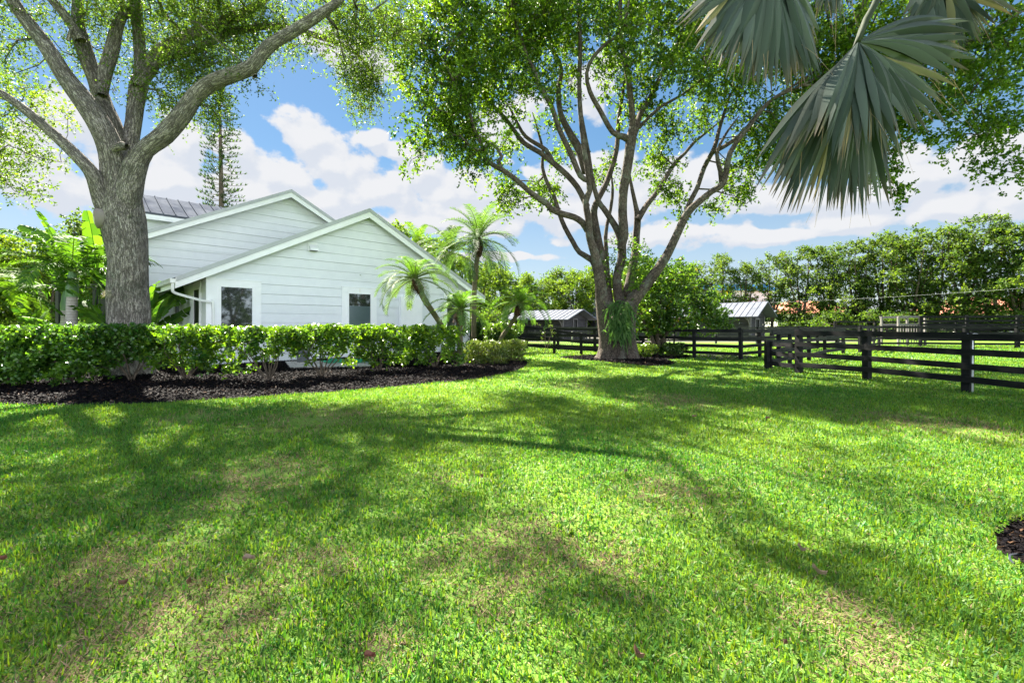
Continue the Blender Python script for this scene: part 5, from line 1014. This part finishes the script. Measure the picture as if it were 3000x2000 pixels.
m = MB(); m.box(2.0, 7, 4.2, 5.9, 0, 2.6, fn2); m.build('side_wall', wood_m, st2); MB().box(1.96, 1.995, 4.7, 5.3, 1.0, 2.0, fn2).build('opening', grey_dark, st2)
# small raised viewing stand by the arena
stn = thing('viewing_stand', 'pale weathered wooden stand with railing at the corner of the arena fence', 'stand', (28.9, 33.2, 0)); sm = simple('pale_wood', (.20, .185, .175), (.14, .13, .125), .85, .1)
for x in (0, 2.0):
    for y in (0, 1.5): MB().box(x - .06, x + .06, y - .06, y + .06, 0, 2.2).build('post', sm, stn)
for z in (2.08, 1.5): m = MB(); m.box(-.08, 2.08, -.10, -.062, z, z + .16); m.box(-.08, 2.08, 1.562, 1.60, z, z + .16); m.build('rail', sm, stn)
m = MB(); m.box(-.05, 2.05, -.05, 1.55, .9, .98); m.build('floor', sm, stn); m = MB()
for x in np.arange(.15, 2, .2): m.box(x, x + .04, -.04, 0, .1, 1.5)
m.build('slats', sm, stn)

# ------------------------------------------------------------------ far buildings
tile = simple('clay_tile', (.50, .20, .13), (.36, .14, .09), .8, .2, 0, 3, 12, .5, .05); stucco = simple('pale_stucco', (.62, .60, .56), (.52, .50, .47), .9, .1)
def villa(label, x, y, wx, wy, ze, zp):
    o = thing('villa', label, 'house', (x, y, 0)); m = MB(); m.box(0, wx, 0, wy, 0, ze); m.build('wall', stucco, o); e = .8; m = MB(); h = wy / 2
    m.add([(-e, -e, ze - .2), (wx + e, -e, ze - .2), (wx + e, wy + e, ze - .2), (-e, wy + e, ze - .2), (h, h, zp), (wx - h, h, zp)], [(0, 1, 5, 4), (1, 2, 5), (2, 3, 4, 5), (3, 0, 4), (3, 2, 1, 0)]); m.build('roof', tile, o)
    for k in range(int(wx / 3)): MB().box(1 + k * 3, 2.2 + k * 3, -.03, .02, .9, 2.3).build('window', grey_dark, o)
villa('red tiled house with white walls behind the second stable', 47, 78, 14, 9, 3.7, 6.0); villa('red tiled house behind the trees at the far right', 61, 60, 22, 10, 3.2, 5.6)
ar = thing('covered_arena', 'large pale hall with blue roof edge far behind the trees', 'hall', (30, 92, 0)); MB().box(0, 24, 0, 30, 0, 8.6).build('wall', simple('pale_cladding', (.62, .66, .70), (.56, .6, .64), .7), ar)
m = MB(); m.hexa([(-1, -1, 8.6), (25, -1, 8.6), (25, 31, 8.6), (-1, 31, 8.6), (1, 0, 9.9), (23, 0, 9.9), (23, 30, 9.9), (1, 30, 9.9)]); m.build('roof', simple('blue_roof', (.03, .20, .42), (.02, .15, .35), .5), ar)
# overhead wire with its two poles
wr = thing('utility_pole', 'thin pole carrying the overhead wire at the right beyond the frame', 'pole', (44, 33, 0)); MB().tube([(0, 0, 0), (0, 0, 5.2)], .1, 8).build('pole', wood_l, wr)
A_ = P(2150, 889, 55); B_ = np.array([44., 33, 4.75]); s = np.linspace(0, 1, 24)[:, None]; pts = A_ * (1 - s) + B_ * s - np.array([0, 0, 1.]) * 4 * s * (1 - s) * .25
tag(MB().tube(pts, .007, 5).build('overhead_wire', simple('wire', (.45, .46, .46), None, .5)), 'thin pale overhead wire crossing in front of the right tree row', 'wire')

# ------------------------------------------------------------------ background trees
def bgtree(name, label, seed, hgt, loc, cA, cB, width=3.4, natt=150, spr=7, nl=7, ll=.26, low=.22, group=None, forks=4, nclump=13, scale=1.0, rz=0.0):
    o = thing(name, label, 'tree', loc, group, rz, scale); T = Tree(seed); r = T.r; zf = hgt * r.uniform(.12, .2); T.limb([(0, 0, -.1), (r.normal(0, .1), 0, zf * .5), (r.normal(0, .15), r.normal(0, .1), zf)], [.30, .22, .20], 9, .5, .06)
    ends = []
    for k in range(forks):
        a = k / forks * 6.28 + r.normal(0, .4); rr = width * r.uniform(.25, .6); T.limb([(0, 0, zf * .8), (math.cos(a) * rr * .3, math.sin(a) * rr * .3, zf + hgt * .15), (math.cos(a) * rr * .7, math.sin(a) * rr * .7, hgt * .55), (math.cos(a) * rr, math.sin(a) * rr, hgt * .85)], [.16, .13, .09, .03], 7, .5, .05, .03)
    A = []
    for k in range(nclump):
        z = low + (1 - low) * (k + .5) / nclump; rad = width * (1 - .5 * abs(z - .55) / .5) ; a = k * 2.4 + r.normal(0, .3); c = np.array([math.cos(a) * rad * r.uniform(.3, .75), math.sin(a) * rad * r.uniform(.3, .75), hgt * z - .5]); q = int(natt / nclump)
        u = unit(r.normal(0, 1, (q, 3))) * r.random((q, 1)) ** .45; A.append(c + u * np.array([width * .42, width * .42, hgt * .085]) * r.uniform(.8, 1.25))
    A = np.vstack(A); A[:, 2] = np.clip(A[:, 2], .5, hgt); t = T.grow(A, .012, .5, .8, .08, maxr=.08); T.wood(bark_dark, o, 'trunk')
    g = foliage(t, r, spr, .42, .6, nl, ll, ll * .6, cA, cB, droop=.1, colvar=.3, flat=.75, tw=.015); put(g, 'crown', leaf_bg, o); return o
GA, GB = (.035, .085, .018), (.12, .19, .035); YA, YB = (.050, .115, .015), (.150, .24, .028)
row = 'airy trees in the row behind the right paddock'
# right row
rp = [(2035, 66, .93), (2105, 64, .98), (2180, 62, .97), (2262, 60, 1.0), (2350, 57, 1.0), (2432, 56, 1.04), (2508, 53, 1.05), (2590, 52, 1.06), (2668, 49, 1.06), (2745, 48, 1.08), (2822, 46, 1.05), (2905, 44.5, 1.07), (2985, 43, 1.06), (3080, 42, 1.05), (3190, 41, 1.0)]
pos = ['leftmost airy tree of the right row, behind the round tree', 'second airy tree of the right row, left of the dark stable gable', 'airy tree rising above the ridge of the dark stable', 'airy tree just right of the dark stable gable', 'forked airy tree standing in front of the red roofed house', 'airy tree right of the forked one in the right row', 'sixth from the right airy tree above the left end of the nearest fence',
       'tall airy tree above the nearest fence panel with low dense crown', 'airy tree with bare trunk directly behind the viewing stand', 'airy tree just right of the viewing stand', 'airy tree above the standpipe and the nearest post', 'airy tree left of the rightmost red roof', 'airy tree in front of the rightmost red roof', 'airy tree cut off by the right frame edge', 'airy tree just beyond the right frame edge']
vr = []
for i, (px, Y, s) in enumerate(rp):
    loc = ((px - 1500) / F * Y, Y, 0); s *= (.965 + .055 * math.sin(i * 2.1)); 
    if i < 5: vr.append(bgtree('row_tree', pos[i], 200 + i, 11.8, loc, GA, GB, 3.4, 180, 8, 7, .25, .14, row, 4, 17, s))
    else: copy_tree(vr[(i * 3 + 1) % 5], loc, i * 1.7, s, pos[i], row)
# bright trees behind the left stable
mid = 'bright trees behind the left stable'; mp = [(1385, 52, 1.0), (1445, 60, 1.02), (1510, 66, 1.0), (1570, 62, .9), (1625, 66, 1.02), (1690, 62, .98), (1750, 66, 1.04), (1810, 62, .98), (1870, 66, 1.08), (1935, 62, .98), (1990, 70, 1.15)]
ml = ['bright tree behind the tallest date palm', 'bright tree between tallest and right leaning date palm', 'bright tree directly behind the right leaning date palm', 'low bright tree above the left end of the grey stable roof', 'bright tree above the middle of the grey stable roof', 'bright tree just left of the shade tree stems', 'bright tree seen between the shade tree stems', 'bright tree right behind the right big stem of the shade tree', 'bright tree behind the left part of the round tree', 'bright tree behind the right part of the round tree', 'taller bright tree rising over the round tree']
vm = []
for i, (px, Y, s) in enumerate(mp):
    loc = ((px - 1500) / F * Y, Y, 0)
    if i < 3: vm.append(bgtree('bright_tree', ml[i], 230 + i, 9.6, loc, YA, YB, 3.6, 260, 8, 7, .25, .08, mid, 4, 15, s))
    else: copy_tree(vm[i % 3], loc, i * 2.3, s, ml[i], mid)
# trees on the far side of the lawn, mirrored in the house windows
for i, (x, y, s) in enumerate([(25, 4, .9), (24, -7, 1.0), (27, 11, .9), (22, -1.5, .95)]): copy_tree(vr[i % 5], (x, y, 0), i * 1.9, s, ['tree right of the frame nearest the arena, mirrored in the tall window', 'tree right of the frame mirrored in the small window', 'tree right of the frame beyond the nearest fence', 'tree behind the viewer mirrored in the window by the corner'][i], 'trees outside the frame mirrored in the windows')
# trees behind the house
for i, (px, Y, s, lb) in enumerate([(1212, 46, 1.22, 'tree crown rising behind the right roof slope left of the palms'), (1010, 60, 1.42, 'small bit of tree crown showing over the house between both gables')]): copy_tree(vm[i], ((px - 1500) / F * Y, Y, 0), 1.0 + i, s, lb, 'trees behind the house')
# green masses at the far left
fl = [(-40, 30, .85), (60, 34, .8), (150, 31, .78), (250, 33, .82), (330, 36, .85), (-150, 28, .9)]
fll = ['tree behind the areca palms at the left frame edge', 'tree behind the drooping areca palm at far left', 'tree behind the screen enclosure', 'tree behind the ringed palm and its paddle leaves', 'tree hidden behind the oak trunk beside the house', 'tree beyond the left frame edge']
for i, (px, Y, s) in enumerate(fl): copy_tree((vm + vr)[i], ((px - 1500) / F * Y, Y, 0), i * 1.3, s, fll[i], 'trees behind the left plants')
# understorey bushes under the right row
bu = []
for i, (px, Y, s, lb) in enumerate([(2560, 50, 1.0, 'round bush left of the viewing stand'), (2440, 52, 1.05, 'bush between the forked tree and the viewing stand'), (2620, 47, .9, 'bush directly behind the viewing stand'), (2330, 56, .8, 'bush in front of the white house walls'), (2700, 47, .8, 'bush right of the viewing stand'), (2780, 46, .85, 'bush behind the tall arena fence'), (2900, 46, .7, 'bush below the rightmost red roof'), (2180, 58, .8, 'bush behind the ridge of the dark stable'), (2500, 55, 1.1, 'tall bush behind the gap between the paddock fences')]):
    loc = ((px - 1500) / F * Y, Y, 0)
    if i < 2: bu.append(bgtree('bush', lb, 250 + i, 3.4, loc, (.03, .075, .014), (.10, .18, .03), 2.6, 100, 7, 6, .22, .05, 'bushes under the right tree row', 3, 8, s))
    else: copy_tree(bu[i % 2], loc, i * 1.1, s, lb, 'bushes under the right tree row')
for i, (px, Y, s, lb) in enumerate([(15, 19.5, .6, 'bright bush behind the hedge at the left frame edge'), (90, 24, .6, 'bush below the areca palms behind the hedge'), (290, 24, .6, 'bush behind the hedge left of the oak trunk'), (1372, 34, .85, 'dark bush at the house corner behind the tallest palm'), (1430, 36, .9, 'bush behind the leaning palm and black fence')]): copy_tree(bu[i % 2], ((px - 1500) / F * Y, Y, 0), i, s, lb, 'bushes behind the hedge bed')
# leafy tree at the top left
LT = gz(-28.5, 20.5); lt = thing('leafy_tree', 'bright small leafed tree with thin twigs at the left frame edge', 'tree', LT); T = Tree(300)
T.limb([(0, 0, -.1), (.3, 0, 3), (.8, 0, 6), (1.5, -.3, 9), (2.2, -.4, 12)], [.3, .24, .2, .14, .04], 10, .5, .05); T.limb([(.6, 0, 4.5), (2.0, -.5, 6.5), (3.4, -1.0, 8.2), (4.4, -1.2, 9.0)], [.14, .1, .06, .02], 8, .4, .04); T.limb([(.9, 0, 6.3), (2.6, -.2, 8.2), (4.0, -.4, 10.2)], [.12, .08, .02], 8, .4, .04)
att = blobs([(20, 320, 110, 80, 20, 2.4, 1), (40, 250, 60, 30, 20, 1.5, .7), (110, 260, 45, 22, 19.5, 1, .9), (40, 440, 90, 60, 20, 2, .9), (110, 440, 60, 30, 19.6, 1.4, .6), (30, 540, 80, 40, 20, 2, 1), (190, 335, 24, 12, 19.5, .5, 1.0), (-120, 300, 150, 250, 20, 3, .8), (100, 560, 50, 20, 20, 1, .6)], 210, T.r, LT)
t = T.grow(att, .008, .48, .6, .06, maxr=.08); T.wood(bark_dark, lt, 'trunk'); put(foliage(t, T.r, 6, .40, .5, 8, .15, .07, (.05, .10, .02), (.15, .23, .03), droop=.1, colvar=.25), 'crown', leaf_fig, lt)
# conifer behind the house
NB = gz(-29.4, 45); pn = thing('norfolk_pine', 'tall thin conifer with tiered branches behind the house roofs', 'tree', NB); T = Tree(310); r = T.r; T.limb([(0, 0, 0), (0, 0, 8), (-.1, 0, 16), (-.2, 0, 22), (-.25, 0, 26)], [.34, .28, .2, .12, .03], 8, .5, .02); g = Geo(); z = 7.5
while z < 25.6:
    f = (z - 7.5) / 18.1; bl = (2.35 - 1.2 * f ** 1.4) if f < .85 else 1.3 * (1 - f) / .15 + .2; off = r.uniform(0, 6.28)
    for k in range(5):
        a = off + k * 1.257 + r.normal(0, .12); L_ = bl * r.uniform(.75, 1.1); d = np.array([math.sin(a), math.cos(a), 0]); s = np.linspace(0, 1, 5)[:, None]; p = np.array([-.2 * f, 0, z]) + d * L_ * s + np.array([0, 0, 1.]) * (-.10 * L_ * s + .22 * L_ * s * s)
        T.geo.add(*tube_np(p, [.035, .03, .025, .02, .01], 4))
        for j in range(4):
            t_ = .42 + .19 * j; c = p[0] + (p[-1] - p[0]) * t_ + np.array([0, 0, -.05]); n = 7; sdv = np.cross(d, (0, 0, 1)); dd = d * r.uniform(0, 1.2, (n, 1)) + sdv * r.normal(0, .9, (n, 1)) + np.array([0, 0, 1.]) * r.uniform(.1, 1.1, (n, 1))
            g.add(*strips(np.tile(c, (n, 1)), dd, r.uniform(.2, .42, n), .07, -.2, unit(np.cross(dd, r.normal(0, 1, dd.shape))), (0, .5, 1), (.6, 1, .3), lerp_col(n, (.012, .032, .014), (.035, .07, .03), r)))
    z += r.uniform(.42, .6)
T.wood(bark_dark, pn, 'trunk'); put(g, 'crown', leaf_bg, pn)
bpy.context.view_layer.update()
